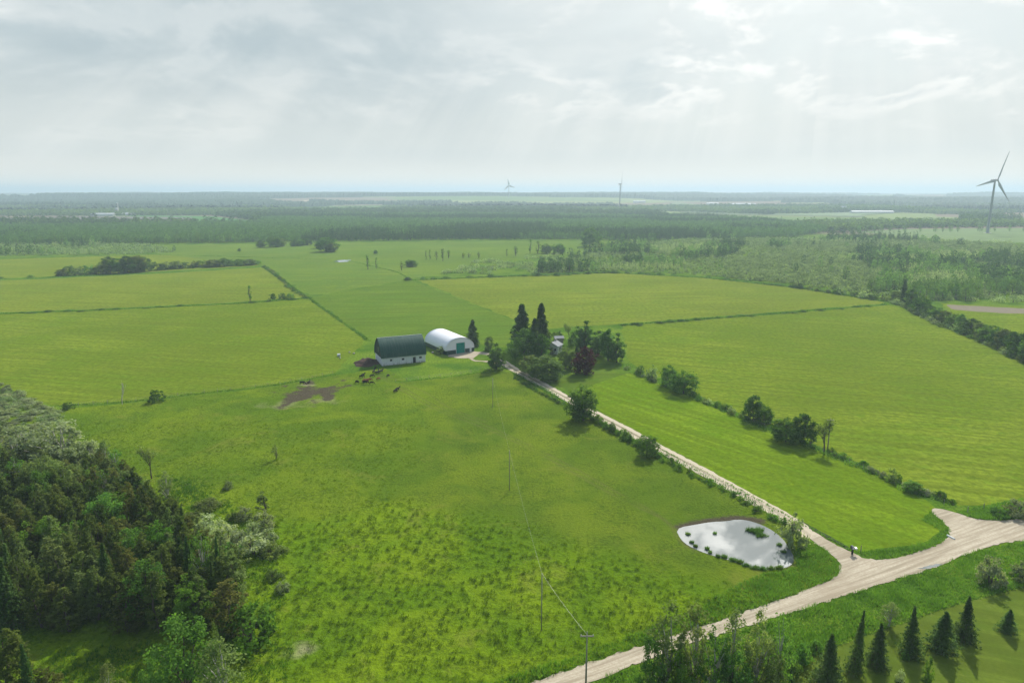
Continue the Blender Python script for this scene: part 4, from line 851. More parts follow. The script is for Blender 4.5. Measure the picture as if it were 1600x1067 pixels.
# left hedgerows
tl = [(97, 431, 421, 16), (107, 430, 416, 18), (125, 430, 417, 20), (140, 429, 414, 20), (158, 428, 414, 22), (172, 427, 402, 20, 1), (185, 427, 404, 22, 1), (200, 426, 401, 24, 1), (214, 425, 400, 22, 1), (226, 424, 403, 22, 1), (248, 422, 412, 20), (262, 421, 409, 18), (275, 420, 408, 16), (292, 419, 410, 20), (305, 418, 408, 16), (318, 417, 406, 20), (333, 417, 406, 20), (350, 416, 404, 18, 1), (362, 415, 406, 14), (375, 415, 405, 18), (390, 414, 405, 18), (402, 413, 406, 12)]
for i, q_ in enumerate(tl):
    big = len(q_) > 4
    at('hedge_tree', (BRM[i % 2] if big else BSM[i % 3]) if i % 4 else BRM[2], q_[0], q_[1], q_[2], q_[3]*1.25, ('dark tree in the tallest middle part of the far left tree row' if big else ('bushy tree left of the tallest part of the far left tree row' if q_[0] < 165 else 'bushy tree right of the tallest part of the far left tree row')), 'tree', 'trees of the far left row')
row('low_shrub', [BSM[1], BSM[0]], [(0, 435), (60, 433), (95, 431)], 18, 1, 2.4, 3, 7, 'small bush on the field line left of the far left tree row', 'bushes left of the far left tree row')
row('low_shrub', [BSM[1], BSM[0], BSM[2]], [(414, 418), (432, 432), (450, 447), (462, 456), (474, 464)], 9, .8, 2.2, 2.5, 5.5, 'low bush on the diagonal ditch right of the far left fields', 'bushes along the diagonal ditch')
at('round_bush', BSM[1], 426, 468, 459, 12, 'left of three round bushes at the corner of the ditches', 'shrub'); at('round_bush', BSM[1], 441, 467, 458, 13, 'middle of three round bushes at the corner of the ditches', 'shrub'); at('round_bush', BSM[0], 454, 467, 458, 15, 'right of three round bushes at the corner of the ditches', 'shrub')
at('slender_tree', SLIM[0], 391, 470, 446, 8, 'lone slender tree on the line between the left fields')
row('low_shrub', [BSM[1], BSM[0]], [(0, 490), (150, 485), (380, 474), (480, 466)], 8, .3, .9, 3, 8, 'very low scrub along the line under the lone slender tree', 'scrub between the left fields', skip=.35)
at('bare_tree', SPARSE[1], 191, 633, 590, 16, 'pale leafless tree on the fence line above the wood'); at('round_bush', BSM[1], 246, 628, 610, 25, 'round dark bush on the fence line right of the pale leafless tree', 'shrub'); at('round_bush', BSM[1], 107, 639, 629, 20, 'low dark bush at the left end of the fence line', 'shrub')
at('crooked_tree', SPARSE[2], 237, 748, 690, 36, 'dark thin crooked tree at the right edge of the wood'); at('willow_bush', SLN[0], 262, 788, 735, 27, 'pale conical willow in the grass right of the crooked tree', 'shrub')
at('sapling', SLIM[1], 431, 718, 694, 10, 'tiny sapling in the pasture right of the crooked tree'); at('sapling', SLIM[1], 413, 805, 768, 20, 'thin sapling above the silvery shrubs')
# back pasture trees
bk = [(511, 393, 371, 30, 0, 'big round tree by the tiny far pond', 1), (517, 394, 380, 20, 2, 'paler tree leaning on the big round tree by the far pond', 1), (503, 388, 374, 22, 1, 'dark tree behind the big round tree by the far pond', 1), (407, 387, 376, 13, 1, 'small round tree left of the domed far tree', 1), (427, 386, 369, 22, 0, 'domed far tree in the back pasture', 1), (439, 385, 373, 16, 2, 'lower tree right of the domed far tree', 1),
 (459, 385, 376, 12, 1, 'left small dark tree in the back pasture row', 1), (470, 384, 374, 16, 0, 'middle tree of the small back pasture row', 1), (480, 383, 373, 16, 1, 'right tree of the small back pasture row', 1), (921, 385, 357, 28, 1, 'big dark tree at the back edge of the scrub', 1), (639, 417, 406, 13, 0, 'round tree in the scrub right of the slender pair', 1), (645, 417, 407, 14, 1, 'second round tree in the scrub right of the slender pair', 1),
 (637, 438, 433, 12, 1, 'dark low bush at the corner of the centre field', 1), (587, 397, 391, 6, 1, 'tiny round tree in the pale back pasture', 1), (853, 396, 381, 18, 0, 'left of two round trees behind the scrub', 1), (872, 396, 381, 24, 0, 'right of two round trees behind the scrub', 1), (374, 393, 388, 5, 1, 'tiny bush left of the far domed trees', 1)]
for bx_, by_, ty_, w_, k_, lb, _ in bk: at('field_tree', BRM[k_], bx_, by_, ty_, w_, lb)
sp = [(575, 421, 398, 9, 'left slender trunk of the pair in the back pasture'), (588, 420, 402, 8, 'right slender trunk of the pair in the back pasture'), (628, 423, 408, 9, 'thin tree at the left of the scrub clump'), (666, 406, 391, 7, ''), (672, 406, 390, 7, ''), (682, 406, 391, 7, ''), (692, 408, 388, 7, ''), (701, 404, 390, 7, ''), (724, 404, 394, 7, ''), (733, 403, 394, 7, ''), (748, 404, 393, 6, ''), (792, 401, 389, 6, ''), (806, 400, 384, 9, ''), (828, 396, 374, 10, ''), (840, 396, 376, 14, ''), (937, 394, 377, 9, ''), (943, 394, 377, 9, '')]
for bx_, by_, ty_, w_, lb in sp: at('slender_tree', SLIM[int(bx_) % 3], bx_, by_, ty_, w_*RS.uniform(.55, 1.0), lb or 'slender sparse tree standing in the open behind the scrub', 'tree', None if lb else 'slender trees behind the scrub')
# ---------------------------------------------------------------- the near wood at left
WOOD_PX = [(-160, 985), (0, 985), (200, 992), (335, 990), (385, 962), (372, 925), (330, 880), (290, 838), (250, 808), (205, 775), (165, 745), (95, 720), (0, 712), (-200, 720)]
pts = scatter(GP(WOOD_PX), 3.0, .42)
for x, y in pts:
    u = RS.rand(); dep = y
    if y > 150: p_, nm, lb, g_ = (WIL[RS.randint(2)] if u < .35 else BRN[2] if u < .6 else SLN[RS.randint(3)] if u < .9 else BRN[0]), 'grey_willow', 'greyish tree at the silvery back of the near wood', 'grey trees at the back of the wood'
    elif y > 133: p_, nm, lb, g_ = (CED[RS.choice([0, 2, 3])] if u < .45 else SLN[RS.randint(3)] if u < .8 else BRN[2]), 'olive_tree', 'thin olive tree in the middle of the near wood', 'mixed trees in the middle of the wood'
    elif u < .86: p_, nm, lb, g_ = CED[RS.choice([0, 3, 2, 0, 0])], 'cedar_tree', 'olive brown cedar packed in the front of the near wood', 'cedars packed in the wood'
    elif u < .93: p_, nm, lb, g_ = SPN[RS.randint(3)], 'spruce_tree', 'dark pointed spruce among the cedars of the near wood', 'spruces among the cedars'
    else: p_, nm, lb, g_ = BRN[RS.choice([0, 1])], 'broadleaf_tree', 'fresh green leafy tree among the cedars of the near wood', 'leafy trees among the cedars'
    h = RS.uniform(7.2, 11) if y < 150 else RS.uniform(4.5, 7.5)
    if nm == 'spruce_tree': h *= 1.08
    rank = 'front rank' if y < 101 else 'second rank' if y < 110 else 'third rank' if y < 120 else 'back ranks'
    colr = {id(CED[0]): 'olive green', id(CED[2]): 'rusty brown', id(CED[3]): 'grey olive'}.get(id(p_))
    where = 'left half' if x < G(170, 900)[0]*y/95 else 'right half'
    if nm == 'cedar_tree': lb = f'{colr} cedar in the {rank} of the near wood, {where}'
    else: lb += f', {where}'+('' if y > 133 else ' '+rank)
    plant(nm, p_, x, y, h, p_['w']*RS.uniform(.85, 1.2)*(.9 if y > 150 else 1), lb, 'tree', g_)
for bx_, by_, ty_, w_, p_, lb in [(90, 752, 664, 110, WIL[0], 'big silvery willow dome at the back of the near wood'), (40, 742, 668, 90, WIL[1], 'silvery willow left of the big dome'), (140, 758, 690, 60, WIL[1], 'silvery willow at the right shoulder of the big dome'), (8, 735, 665, 70, WIL[0], 'silvery willow at the left frame edge'),
    (170, 772, 712, 50, BRN[2], 'olive tree just right of the silvery willows'), (205, 800, 735, 52, SLN[0], 'olive grey tree at the right side of the wood'), (312, 905, 833, 40, BRN[1], 'bright green tree near the right end of the wood'), (322, 940, 826, 36, SLN[1], 'tall pale stemmed tree at the right end of the wood'), (345, 940, 840, 30, SPN[0], 'dark spruce at the right end of the wood'), (285, 915, 838, 34, SPN[1], 'dark spruce left of the bright green tree'),
    (362, 992, 905, 56, CED[2], 'rounded brown cedar at the front right corner of the wood'), (20, 985, 872, 60, SPN[2], 'broad dark spruce at the front left of the wood')]: at('wood_tree', p_, bx_, by_, ty_, w_, lb)
# silvery scrub left and shrubs right of the wood
for x, y in scatter(GP([(-70, 602), (0, 600), (40, 618), (90, 645), (110, 675), (60, 700), (-50, 700)]), 2.95)[:285]: plant('silver_shrub', BSM[3] if RS.rand() < .3 else BSN[0], x, y, RS.uniform(.6, 1.7), RS.uniform(1.8, 4.2), 'silvery shrub in the scrub patch at the left frame edge', 'shrub', 'silvery shrubs at the left edge')
sh = [(322, 835, 812, 38, 0), (300, 812, 803, 26, 3), (355, 848, 826, 34, 0), (372, 850, 834, 30, 0), (395, 838, 820, 22, 0), (382, 812, 797, 22, 0), (411, 826, 805, 26, 0), (420, 848, 832, 22, 0), (398, 868, 845, 44, 0), (425, 868, 850, 30, 3), (360, 875, 856, 34, 1), (330, 868, 848, 30, 0), (325, 795, 783, 34, 3), (357, 764, 754, 12, 0), (335, 880, 858, 24, 1), (443, 925, 912, 18, 0), (390, 1005, 962, 66, 2), (372, 985, 955, 40, 1), (412, 965, 950, 20, 2), (428, 905, 892, 20, 3), (300, 1000, 985, 20, 2), (365, 812, 802, 18, 3)]
sh.sort(key=lambda q: (q[1] > 950, q[1])); ORD = 'first second third fourth fifth sixth seventh eighth ninth tenth eleventh twelfth thirteenth fourteenth fifteenth sixteenth seventeenth eighteenth nineteenth'.split()
for i, (bx_, by_, ty_, w_, k_) in enumerate(sh): at('willow_shrub', BSN[k_], bx_, by_, ty_-(by_-ty_)*.25, w_*1.3, ('green leafy shrub by the front corner of the wood, '+('widest of four' if bx_ == 390 else 'leftmost of four' if bx_ == 300 else 'rightmost of four' if bx_ == 412 else 'behind the widest')) if by_ > 950 else f'{ORD[i]} pale shrub from the back among the willows right of the wood', 'shrub', 'shrubs right of the wood')
# bottom edge trees
for bx_, by_, ty_, w_, p_, lb in [(296, 1120, 972, 104, BRN[0], 'large leafy tree cut by the bottom edge, left of centre'), (355, 1130, 1000, 70, SLN[2], 'pale slim tree right of the large leafy tree at the bottom edge'), (350, 1095, 970, 22, SLN[0], 'thin sapling top behind the large leafy bottom tree'), (22, 1125, 985, 66, CED[0], 'olive cedar in the bottom left corner'), (55, 1130, 1010, 44, SPN[0], 'dark spruce in the bottom left corner'),
    (88, 1140, 1042, 60, CED[2], 'low brown cedar at the bottom edge near the left corner'), (180, 1140, 1040, 46, SLN[2], 'pale leafy treetop on the bottom edge left of the large leafy tree'), (235, 1140, 1050, 40, BRN[0], 'low green treetop beside the large leafy tree'),
    (1040, 1118, 948, 66, SLN[0], 'leftmost tall poplar of the roadside clump at the bottom'), (1080, 1112, 946, 60, SLN[2], 'second tall poplar of the roadside clump at the bottom'), (1112, 1120, 972, 56, SLN[1], 'third poplar from the left in the roadside clump'), (1145, 1108, 962, 52, SLN[2], 'fourth poplar from the left in the roadside clump'), (1180, 1105, 952, 50, SLN[0], 'fifth poplar of the roadside clump, by the gravel'), (1212, 1098, 948, 40, SLN[1], 'rightmost tall poplar of the roadside clump'),
    (1020, 1130, 1000, 50, BRN[0], 'low dark tree at the left foot of the poplar clump'), (1060, 1130, 1010, 60, BRN[1], 'low bright tree at the foot of the poplar clump'), (1140, 1125, 1018, 66, BRN[0], 'dense low tree under the middle poplars'), (1195, 1108, 1005, 46, BRN[2], 'low olive tree right of the middle poplars'),
    (1388, 978, 940, 30, SLN[0], 'wispy sapling in the rough grass above the spruces')]: at('roadside_tree', p_, bx_, by_, ty_, w_, lb)
for bx_, by_, ty_, w_, k_, lb in [(1235, 1052, 1025, 28, 1, 'dark shrub at the left lawn corner'), (1255, 1035, 1008, 30, 1, 'green shrub on the lawn edge left of the spruces'), (1225, 1025, 995, 30, 2, 'green shrub beside the rightmost poplar'), (1275, 1018, 1000, 22, 1, 'small shrub above the leftmost lawn spruce'), (1547, 914, 874, 44, 0, 'silvery willow bush in the verge below the gravel junction'), (1594, 905, 880, 36, 0, 'silvery bush at the right frame edge below the road'),
    (1590, 805, 783, 40, 0, 'grey green bush above the road at the right frame edge'), (1562, 806, 792, 30, 1, 'green bush above the road near the right frame edge'), (1448, 1067, 1030, 15, 2, 'small light green conifer in front of the lawn spruces'), (1407, 1064, 1048, 14, 0, 'tiny pale shrub in front of the lawn spruces'), (1415, 1030, 1016, 12, 1, 'tiny dark shrub at the foot of the fourth lawn spruce')]: at('bush', BSN[k_], bx_, by_, ty_, w_, lb, 'shrub')
for i, (bx_, by_, ty_, w_, lb) in enumerate([(1292, 1072, 992, 46, 'leftmost large spruce on the lawn'), (1334, 1050, 957, 30, 'second lawn spruce from the left, tall and narrow'), (1370, 1040, 975, 34, 'third lawn spruce from the left, with a rounded top'), (1422, 1024, 950, 34, 'fourth lawn spruce from the left'), (1470, 1014, 956, 42, 'fifth lawn spruce from the left, broad and leaning'), (1507, 998, 932, 34, 'tallest pointed spruce at the right end of the lawn row'), (1573, 986, 952, 26, 'small lone spruce apart at the right of the lawn'), (1232, 1082, 1046, 24, 'small blue green spruce at the bottom left lawn corner')]):
    at('spruce_tree', SPN[(0, 2, 1, 2, 1, 0, 1, 0)[i]], bx_, by_, ty_, w_*1.25, lb)
# ---------------------------------------------------------------- weeds, reeds, verges
def weeds(name, polys, spacing, h0, h1, w, n, m, label, kind='stuff', ground=False, leafy=True, dens=0.0, soft=0.0):
    P_ = np.vstack([scatter(np.asarray(p_) if ground else GP(p_), spacing) for p_ in polys]); P_ = P_[fbm(P_[:, 0], P_[:, 1], 5, 3) > dens]
    if soft:
        q_ = GP(polys[0]); P_ = P_[RS.rand(len(P_)) < dist_line(P_[:, 0], P_[:, 1], np.vstack([q_, q_[:1]]))/soft*fbm(P_[:, 0], P_[:, 1], 4, 3)*2]
    P_ = P_[~inpoly(P_[:, 0], P_[:, 1], rd)]; P_ = P_[~inpoly(P_[:, 0], P_[:, 1], pond)]
    P_ = P_[dist_line(P_[:, 0], P_[:, 1], GP(DRIVE)) > 2.3]
    k = len(P_); hf = fbm(P_[:, 0]+9, P_[:, 1], 3.5, 3); h = (h0+(h1-h0)*np.clip((hf-.3)*2.2, 0, 1))
    z = np.array([gz(a, b) for a, b in P_]); P3 = np.c_[P_, z]
    V1, T1 = blades(P3, h, n, w, np.full(k, spacing*.6), .7)
    o = link(name, mesh_np(name, V1, T1, (m,))); return tag(o, label, 'vegetation', kind=kind)
VERGE1 = [(1400, 872), (1437, 862), (1474, 848), (1486, 833), (1478, 819), (1454, 799), (1440, 812), (1470, 830), (1450, 848), (1400, 858), (1345, 862), (1335, 862), (1362, 874)]
VERGE2 = [(760, 1130), (960, 1053), (1219, 963), (1300, 937), (1356, 919), (1458, 888), (1519, 862), (1600, 846), (1700, 840), (1800, 865), (1600, 915), (1472, 950), (1384, 980), (1267, 1021), (1225, 1045), (1150, 1110), (900, 1160)]
VERGE3 = [(690, 1100), (780, 1084), (960, 1022), (1119, 971), (1215, 939), (1264, 920), (1307, 902), (1315, 889), (1307, 874), (1280, 852), (1256, 840), (1240, 862), (1245, 885), (1225, 892), (1190, 896), (1130, 925), (1090, 955), (960, 1003), (780, 1065), (680, 1085)]
VERGE4 = [(1492, 800), (1519, 810), (1551, 814), (1600, 811), (1750, 803), (1750, 780), (1600, 778), (1530, 792)]
WETL = [(230, 740), (330, 745), (380, 800), (440, 870), (450, 940), (470, 1060), (480, 1180), (80, 1180), (60, 1000), (340, 1000), (392, 962), (372, 920), (330, 870), (290, 825), (250, 790)]
weeds('verge_grass', [VERGE1, VERGE2, VERGE3, VERGE4], .42, .25, .85, .055, 9, L_WEED, 'lush tall grass and weeds along the gravel road')
weeds('marsh_grass', [WETL], .5, .18, .7, .06, 9, leaves('marsh_leaves', (.035, .10, .010), (.085, .19, .02), .35, big=.25), 'deep green marsh grass beside the near wood', dens=.3, soft=6.0)
weeds('reeds', [(np.array([G(*p_) for p_ in [(1168, 829), (1180, 823), (1192, 828), (1196, 838), (1188, 842), (1176, 836)]]))], .22, .5, 1.3, .05, 5, L_REED, 'dense dark reeds standing in the pond', ground=True) if False else None
def reedpatch(px, py, rx, ry, n, h, lb, grp=None):
    x, y = G(px, py); rx *= RS.uniform(.6, 1.05); ry *= RS.uniform(.5, .9); px_0 = RS.uniform(0, 3); a = RS.uniform(0, 6.28, n); r = RS.uniform(0, 1, n)**.5*(.75+.35*np.sin(a*3+px)); P3 = np.stack([x+rx*r*np.cos(a), y+ry*r*np.sin(a), np.zeros(n)], 1)
    V, T = blades(P3-np.array([x, y, 0]), h*RS.uniform(.35, 1.15, n), 4, .03, np.full(n, .25), .45); o = link('reed_clump', mesh_np('reed_clump', V, T, (L_REED,))); o.location = (x, y, 0); tag(o, lb, 'reeds', grp)
reedpatch(1181, 831, 2.6, 2.6, 420, 1.0, 'large reed island in the upper right of the pond'); reedpatch(1190, 837, 1.4, 1.4, 150, .8, 'small reed tuft at the lower end of the reed island')
for px, py, s_2, lb in [(1075, 835, .45, 'reed tuft near the left tip of the pond'), (1081, 848, .4, 'reed tuft at the lower left pond edge'), (1087, 854, .45, 'second reed tuft at the lower left pond edge'), (1105, 858, .55, 'reed tuft on the lower pond edge, middle left'), (1110, 864, .3, 'tiny reed tuft on the lower pond edge'), (1117, 834, .3, 'tiny dark tuft in open water of the pond'), (1132, 871, .8, 'tall reed tuft on the lower pond edge'),
    (1122, 870, .5, 'low reed tuft left of the tall reed tuft'), (1145, 876, 1.0, 'wide reed clump on the lower pond edge'), (1156, 879, .8, 'reed clump right of the wide one'), (1166, 884, .8, 'reed clump at the bottom of the pond'), (1180, 888, .9, 'large reed clump at the bottom of the pond'), (1192, 890, .8, 'reed clump right of the pond bottom'), (1205, 889, .8, 'reed clump near the bottom right of the pond'), (1218, 888, .9, 'reed clump at the bottom right pond bank'), (1218, 852, .5, 'dark reed tuft at the right pond edge'), (1225, 863, .4, 'small reed tuft at the far right pond edge')]:
    reedpatch(px, py, s_2, s_2*.8, int(60+90*s_2), .45+.35*s_2, lb)
# rough grass lines between the fields
def line_weeds(px, wd, h0, h1, n, label, m=L_BROAD, name='rough_grass_line', bw=.1):
    pl = resample(GP(px), .35); k = len(pl); o = np.zeros((k, 3)); o[:, :2] = pl+RS.normal(size=(k, 2))*wd*.4
    h = h0+(h1-h0)*np.clip((fbm(pl[:, 0], pl[:, 1], 9, 3)-.3)*2.4, 0, 1)
    V, T = blades(o, h, n, bw, np.full(k, wd*.5), .8); tag(link(name, mesh_np(name, V, T, (m,))), label, 'vegetation', kind='stuff')
line_weeds([(80, 635), (200, 628), (430, 602), (524, 585)], 1.0, .3, .9, 7, 'dark rough grass under the fence left of the muddy patch')
line_weeds([(618, 598), (700, 589), (770, 580), (796, 574)], .7, .3, .8, 6, 'dark rough grass line in front of the barns')
line_weeds([(985, 580), (1075, 616), (1180, 662), (1300, 712), (1430, 768), (1490, 788)], 1.8, .4, 1.1, 9, 'rough grass filling the long hedgerow', L_BROAD)
line_weeds([(800, 582), (880, 626), (940, 662), (1000, 694), (1090, 738), (1170, 784), (1228, 816)], 1.3, .3, .9, 9, 'rough grass on the left verge of the driveway', L_BROAD)
line_weeds([(0, 490.5), (150, 485), (380, 474), (482, 466)], 1.2, .4, 1.1, 5, 'rough grass line under the lone slender tree', bw=.25)
line_weeds([(412, 418), (482, 466), (530, 500), (575, 532)], 1.2, .3, .8, 4, 'rough grass along the diagonal ditch', bw=.2)
line_weeds([(0, 437), (240, 427), (410, 417)], 1.6, .4, .9, 4, 'rough grass under the far left tree row', bw=.3); line_weeds([(645, 438), (950, 426), (1100, 434), (1250, 450), (1380, 471)], 2.2, .6, 1.6, 6, 'rough grass behind the centre field', bw=.3)
line_weeds([(970, 508), (1150, 495), (1385, 476)], 1.4, .4, 1.2, 5, 'rough grass between the two large right fields', bw=.2); line_weeds([(0, 405), (240, 398), (540, 406), (620, 425), (645, 438)], 1.2, .2, .6, 3, 'rough grass across the back pasture', bw=.3)
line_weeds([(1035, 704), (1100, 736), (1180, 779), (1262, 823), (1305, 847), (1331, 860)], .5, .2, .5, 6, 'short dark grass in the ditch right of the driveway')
line_weeds([(1235, 1045), (1267, 1023), (1384, 981), (1434, 966), (1472, 951), (1571, 923), (1600, 916)], .35, .1, .3, 7, 'uncut grass edge along the lawn')
# ---------------------------------------------------------------- woodland of the middle distance
def mini(h, w, n, size, seed, prof):
    r = np.random.RandomState(seed); f = PROF[prof]; t_ = r.uniform(.02, 1, n*3); t_ = t_[r.uniform(0, 1, n*3) < f(t_)+.1][:n]; k = len(t_)
    a = r.uniform(0, 6.28, k); rad = f(t_)*w/2*r.uniform(.55, 1.05, k); Pt = np.stack([rad*np.cos(a), rad*np.sin(a), h*(.12+.88*t_)], 1)
    out = Pt-np.array([0, 0, h*.4]); out /= np.linalg.norm(out, axis=1)[:, None]+1e-6; V, Qd = leaf_quads(Pt, size, .2, out, .8); V = V.reshape(-1, 4, 3)
    tr = np.array([[[-.25, 0, -.3], [.25, 0, -.3], [.15, 0, h*.6], [-.15, 0, h*.6]], [[0, -.25, -.3], [0, .25, -.3], [0, .15, h*.6], [0, -.15, h*.6]]])
    return np.concatenate([V, tr]), len(V)
MINI = [mini(11, 6.5, 90, 1.5, 200+i, 'dome') for i in range(3)]+[mini(12, 5.0, 80, 1.3, 210+i, 'egg') for i in range(2)]
MINIC = [mini(13, 4.6, 80, 1.3, 220+i, 'cone') for i in range(2)]
MINIS = [mini(2.6, 5, 34, 1.1, 230+i, 'bush') for i in range(3)]
def merged(name, P_, protos, s0, s1, lm, label, cat='woodland'):
    Vs = []; Ms = []; ch = RS.randint(0, len(protos), len(P_))
    for k, (V, nl) in enumerate(protos):
        q_ = P_[ch == k]
        if not len(q_): continue
        n = len(q_); s = RS.uniform(s0, s1, n); sz = s*RS.uniform(.85, 1.2, n); a = RS.uniform(0, 6.28, n); ca, sa = np.cos(a)[:, None, None], np.sin(a)[:, None, None]
        v = V[None]; X_ = (v[..., 0]*ca-v[..., 1]*sa)*s[:, None, None]; Y_ = (v[..., 0]*sa+v[..., 1]*ca)*s[:, None, None]; Z_ = v[..., 2]*sz[:, None, None]+0*X_
        gz_ = relief(q_[:, 0], q_[:, 1])[:, None, None]
        Vs.append(np.stack([X_+q_[:, 0][:, None, None], Y_+q_[:, 1][:, None, None], Z_+gz_], -1).reshape(-1, 3)); m_ = np.zeros((n, len(V)), int); m_[:, nl:] = 1; Ms.append(m_.ravel())
    V = np.concatenate(Vs); return tag(link(name, mesh_np(name, V, np.arange(len(V)).reshape(-1, 4), (lm, BARK), np.concatenate(Ms))), label, cat, kind='stuff')
BELT = GP([(-400, 385), (0, 383), (240, 381), (520, 377.5), (720, 375), (900, 374.5), (1012, 377), (1080, 373), (1240, 371), (1300, 362), (1240, 352), (1180, 345), (1100, 340), (700, 337), (420, 339), (400, 352), (250, 354), (40, 356), (-400, 360)])
SWAMP = GP([(838, 428), (850, 412), (905, 400), (950, 388), (1015, 379), (1090, 374), (1240, 373), (1420, 375), (1560, 380), (1800, 395), (1800, 478), (1600, 474), (1480, 470), (1420, 468), (1375, 465), (1250, 446), (1100, 430), (950, 423)])
OPEN = [GP([(1130, 436), (1150, 404), (1230, 395), (1350, 412), (1385, 440), (1340, 456), (1250, 444), (1130, 436)]), GP([(1215, 392), (1240, 379), (1420, 379), (1560, 384), (1560, 394), (1380, 396)])]
SCRUB = GP([(690, 428), (740, 408), (860, 400), (940, 392), (1000, 384), (1020, 388), (900, 405), (850, 414), (838, 429)])
SCL = GP([(-400, 402), (0, 400), (200, 398), (275, 394), (245, 384), (140, 380), (-400, 383)])
tp = scatter(SWAMP, 5.4); op = np.zeros(len(tp), bool)
for o_ in OPEN: op |= inpoly(tp[:, 0], tp[:, 1], o_)
dn = fbm(tp[:, 0], tp[:, 1], 70, 3); tp = tp[(~op | (RS.rand(len(tp)) < .06)) & (dn > .485)]
tp2 = scatter(SCL, 9); tp2 = tp2[fbm(tp2[:, 0], tp2[:, 1], 60, 2) > .52]
order = np.argsort(tp[:, 1]); near, rest = tp[order[:230]], np.vstack([tp[order[230:]], tp2])
MID = [BRM[0], EGM[0], BRM[2], EGM[1]]
def single(V, nl, m): return mesh_np('wood_tree', V.reshape(-1, 3), np.arange(V.shape[0]*4).reshape(-1, 4), (m, BARK), np.r_[np.zeros(nl, int), np.ones(2, int)])
SM = [single(V, nl, L_FAR) for V, nl in [mini(11, 6.5, 230, .95, 300+i, 'dome') for i in range(3)]+[mini(12, 5, 220, .9, 310+i, 'egg') for i in range(2)]]
def smalls(name, P_, ms, s0, s1, label, cat, group):
    for x, y in P_:
        o = bpy.data.objects.new(name, ms[RS.randint(len(ms))]); C.objects.link(o); s = RS.uniform(s0, s1); o.location = (x, y, 0); o.rotation_euler = (0, 0, RS.uniform(0, 6.28)); o.scale = (s, s, s*RS.uniform(.85, 1.15)); tag(o, label, cat, group)
smalls('swamp_tree', near, SM, .45, .95, 'pale green swamp tree at the near edge of the wooded swamp behind the fields', 'tree', 'trees at the near edge of the wooded swamp')
cs_ = fbm(rest[:, 0]+50, rest[:, 1], 45, 3); merged('dark_swamp_trees', rest[cs_ > .56], MINI+MINIC[:1], .5, 1.05, L_FARD, 'darker tree clumps scattered in the wooded swamp'); merged('low_swamp_trees', rest[cs_ < .44], MINI, .25, .55, L_SWAMP, 'low pale trees of the wooded swamp'); rest = rest[(cs_ >= .44) & (cs_ <= .56)]
merged('swamp_woodland', rest, MINI, .35, .9, L_FAR, 'loose pale green wooded swamp behind the right fields')
bp = scatter(BELT, 6.2); edge = bp[bp[:, 1] < 0]
fr = GP([(-400, 385), (0, 383), (240, 381), (520, 377.5), (720, 375), (900, 374.5), (1012, 377)]); db = dist_line(bp[:, 0], bp[:, 1], fr); fm = (db < 7) & (np.abs(bp[:, 0]) < 720)
cand = bp[fm][:70]; smalls('belt_tree', cand, SM, .75, 1.15, 'tree in the front rank of the long wood behind the back pasture', 'tree', 'front rank of the long wood')
m_ = np.ones(len(bp), bool); m_[np.where(fm)[0][:70]] = False; bp = bp[m_]
cn = fbm(bp[:, 0]*.6, bp[:, 1], 130, 3)
merged('long_wood', bp[cn < .55], MINI, .65, 1.05, L_FAR, 'long belt of green wood behind the back pasture'); merged('dark_conifer_wood', bp[cn >= .55], MINIC+MINI[:1], .7, 1.1, L_FARD, 'dark conifers inside the long wood')
# woods beyond the belt out to about 2.6 km, leaving the fields open
OPEN2 = [GP(q_) for q_ in ([(-200, 352), (60, 350), (392, 352), (400, 346), (330, 337), (60, 338), (-200, 340)], [(1330, 363), (1420, 357), (1700, 354), (1800, 374), (1640, 382), (1500, 377)], [(1080, 345), (1180, 352), (1340, 350), (1500, 350), (1500, 336), (1200, 336), (1020, 330), (1020, 336)])]
Xw = scatter(np.array([(-2100, 1120), (2100, 1120), (2600, 2700), (-2600, 2700)]), 11.0); vis = np.abs(Xw[:, 0]) < Xw[:, 1]*.80+60; Xw = Xw[vis]
kp = (sea_forest(Xw[:, 0], Xw[:, 1]) > -.02) & ~inpoly(Xw[:, 0], Xw[:, 1], BELT) & ~inpoly(Xw[:, 0], Xw[:, 1], SWAMP)
for o_ in OPEN2: kp &= ~inpoly(Xw[:, 0], Xw[:, 1], o_)
Xw = Xw[kp]; cn = fbm(Xw[:, 0]*.4, Xw[:, 1], 240, 3)
big = [(V*np.array([1.6, 1.6, 1.0]), nl) for V, nl in [mini(12, 7, 34, 3.0, 400+i, 'dome') for i in range(3)]]; bigc = [(V*np.array([1.7, 1.7, 1.0]), nl) for V, nl in [mini(14, 6, 32, 2.8, 410+i, 'egg') for i in range(2)]]
merged('far_wood', Xw[cn < .52], big, .7, 1.1, L_FAR, 'hazy green woods beyond the long belt'); merged('far_conifer_wood', Xw[cn >= .52], bigc, .8, 1.2, L_FARD, 'hazy dark conifer woods beyond the long belt')
# tree rows by the nearest turbine
for px_ in ([(1330, 364), (1600, 362)], [(1380, 356), (1640, 357)], [(1100, 352), (1330, 352)]):
    pl = resample(GP(px_), 13); pl = pl[RS.rand(len(pl)) < .72]+RS.normal(size=(int(0), 2)) if False else resample(GP(px_), 13); pl = pl[RS.rand(len(pl)) < .72]
    smalls('row_tree', pl, SM, .8, 1.3, {1330: 'tree in the thin row in front of the nearest wind turbine', 1380: 'tree in the thin row behind the nearest wind turbine', 1100: 'tree in the far row left of the nearest wind turbine'}[px_[0][0]], 'tree', 'thin tree rows by the nearest turbine')
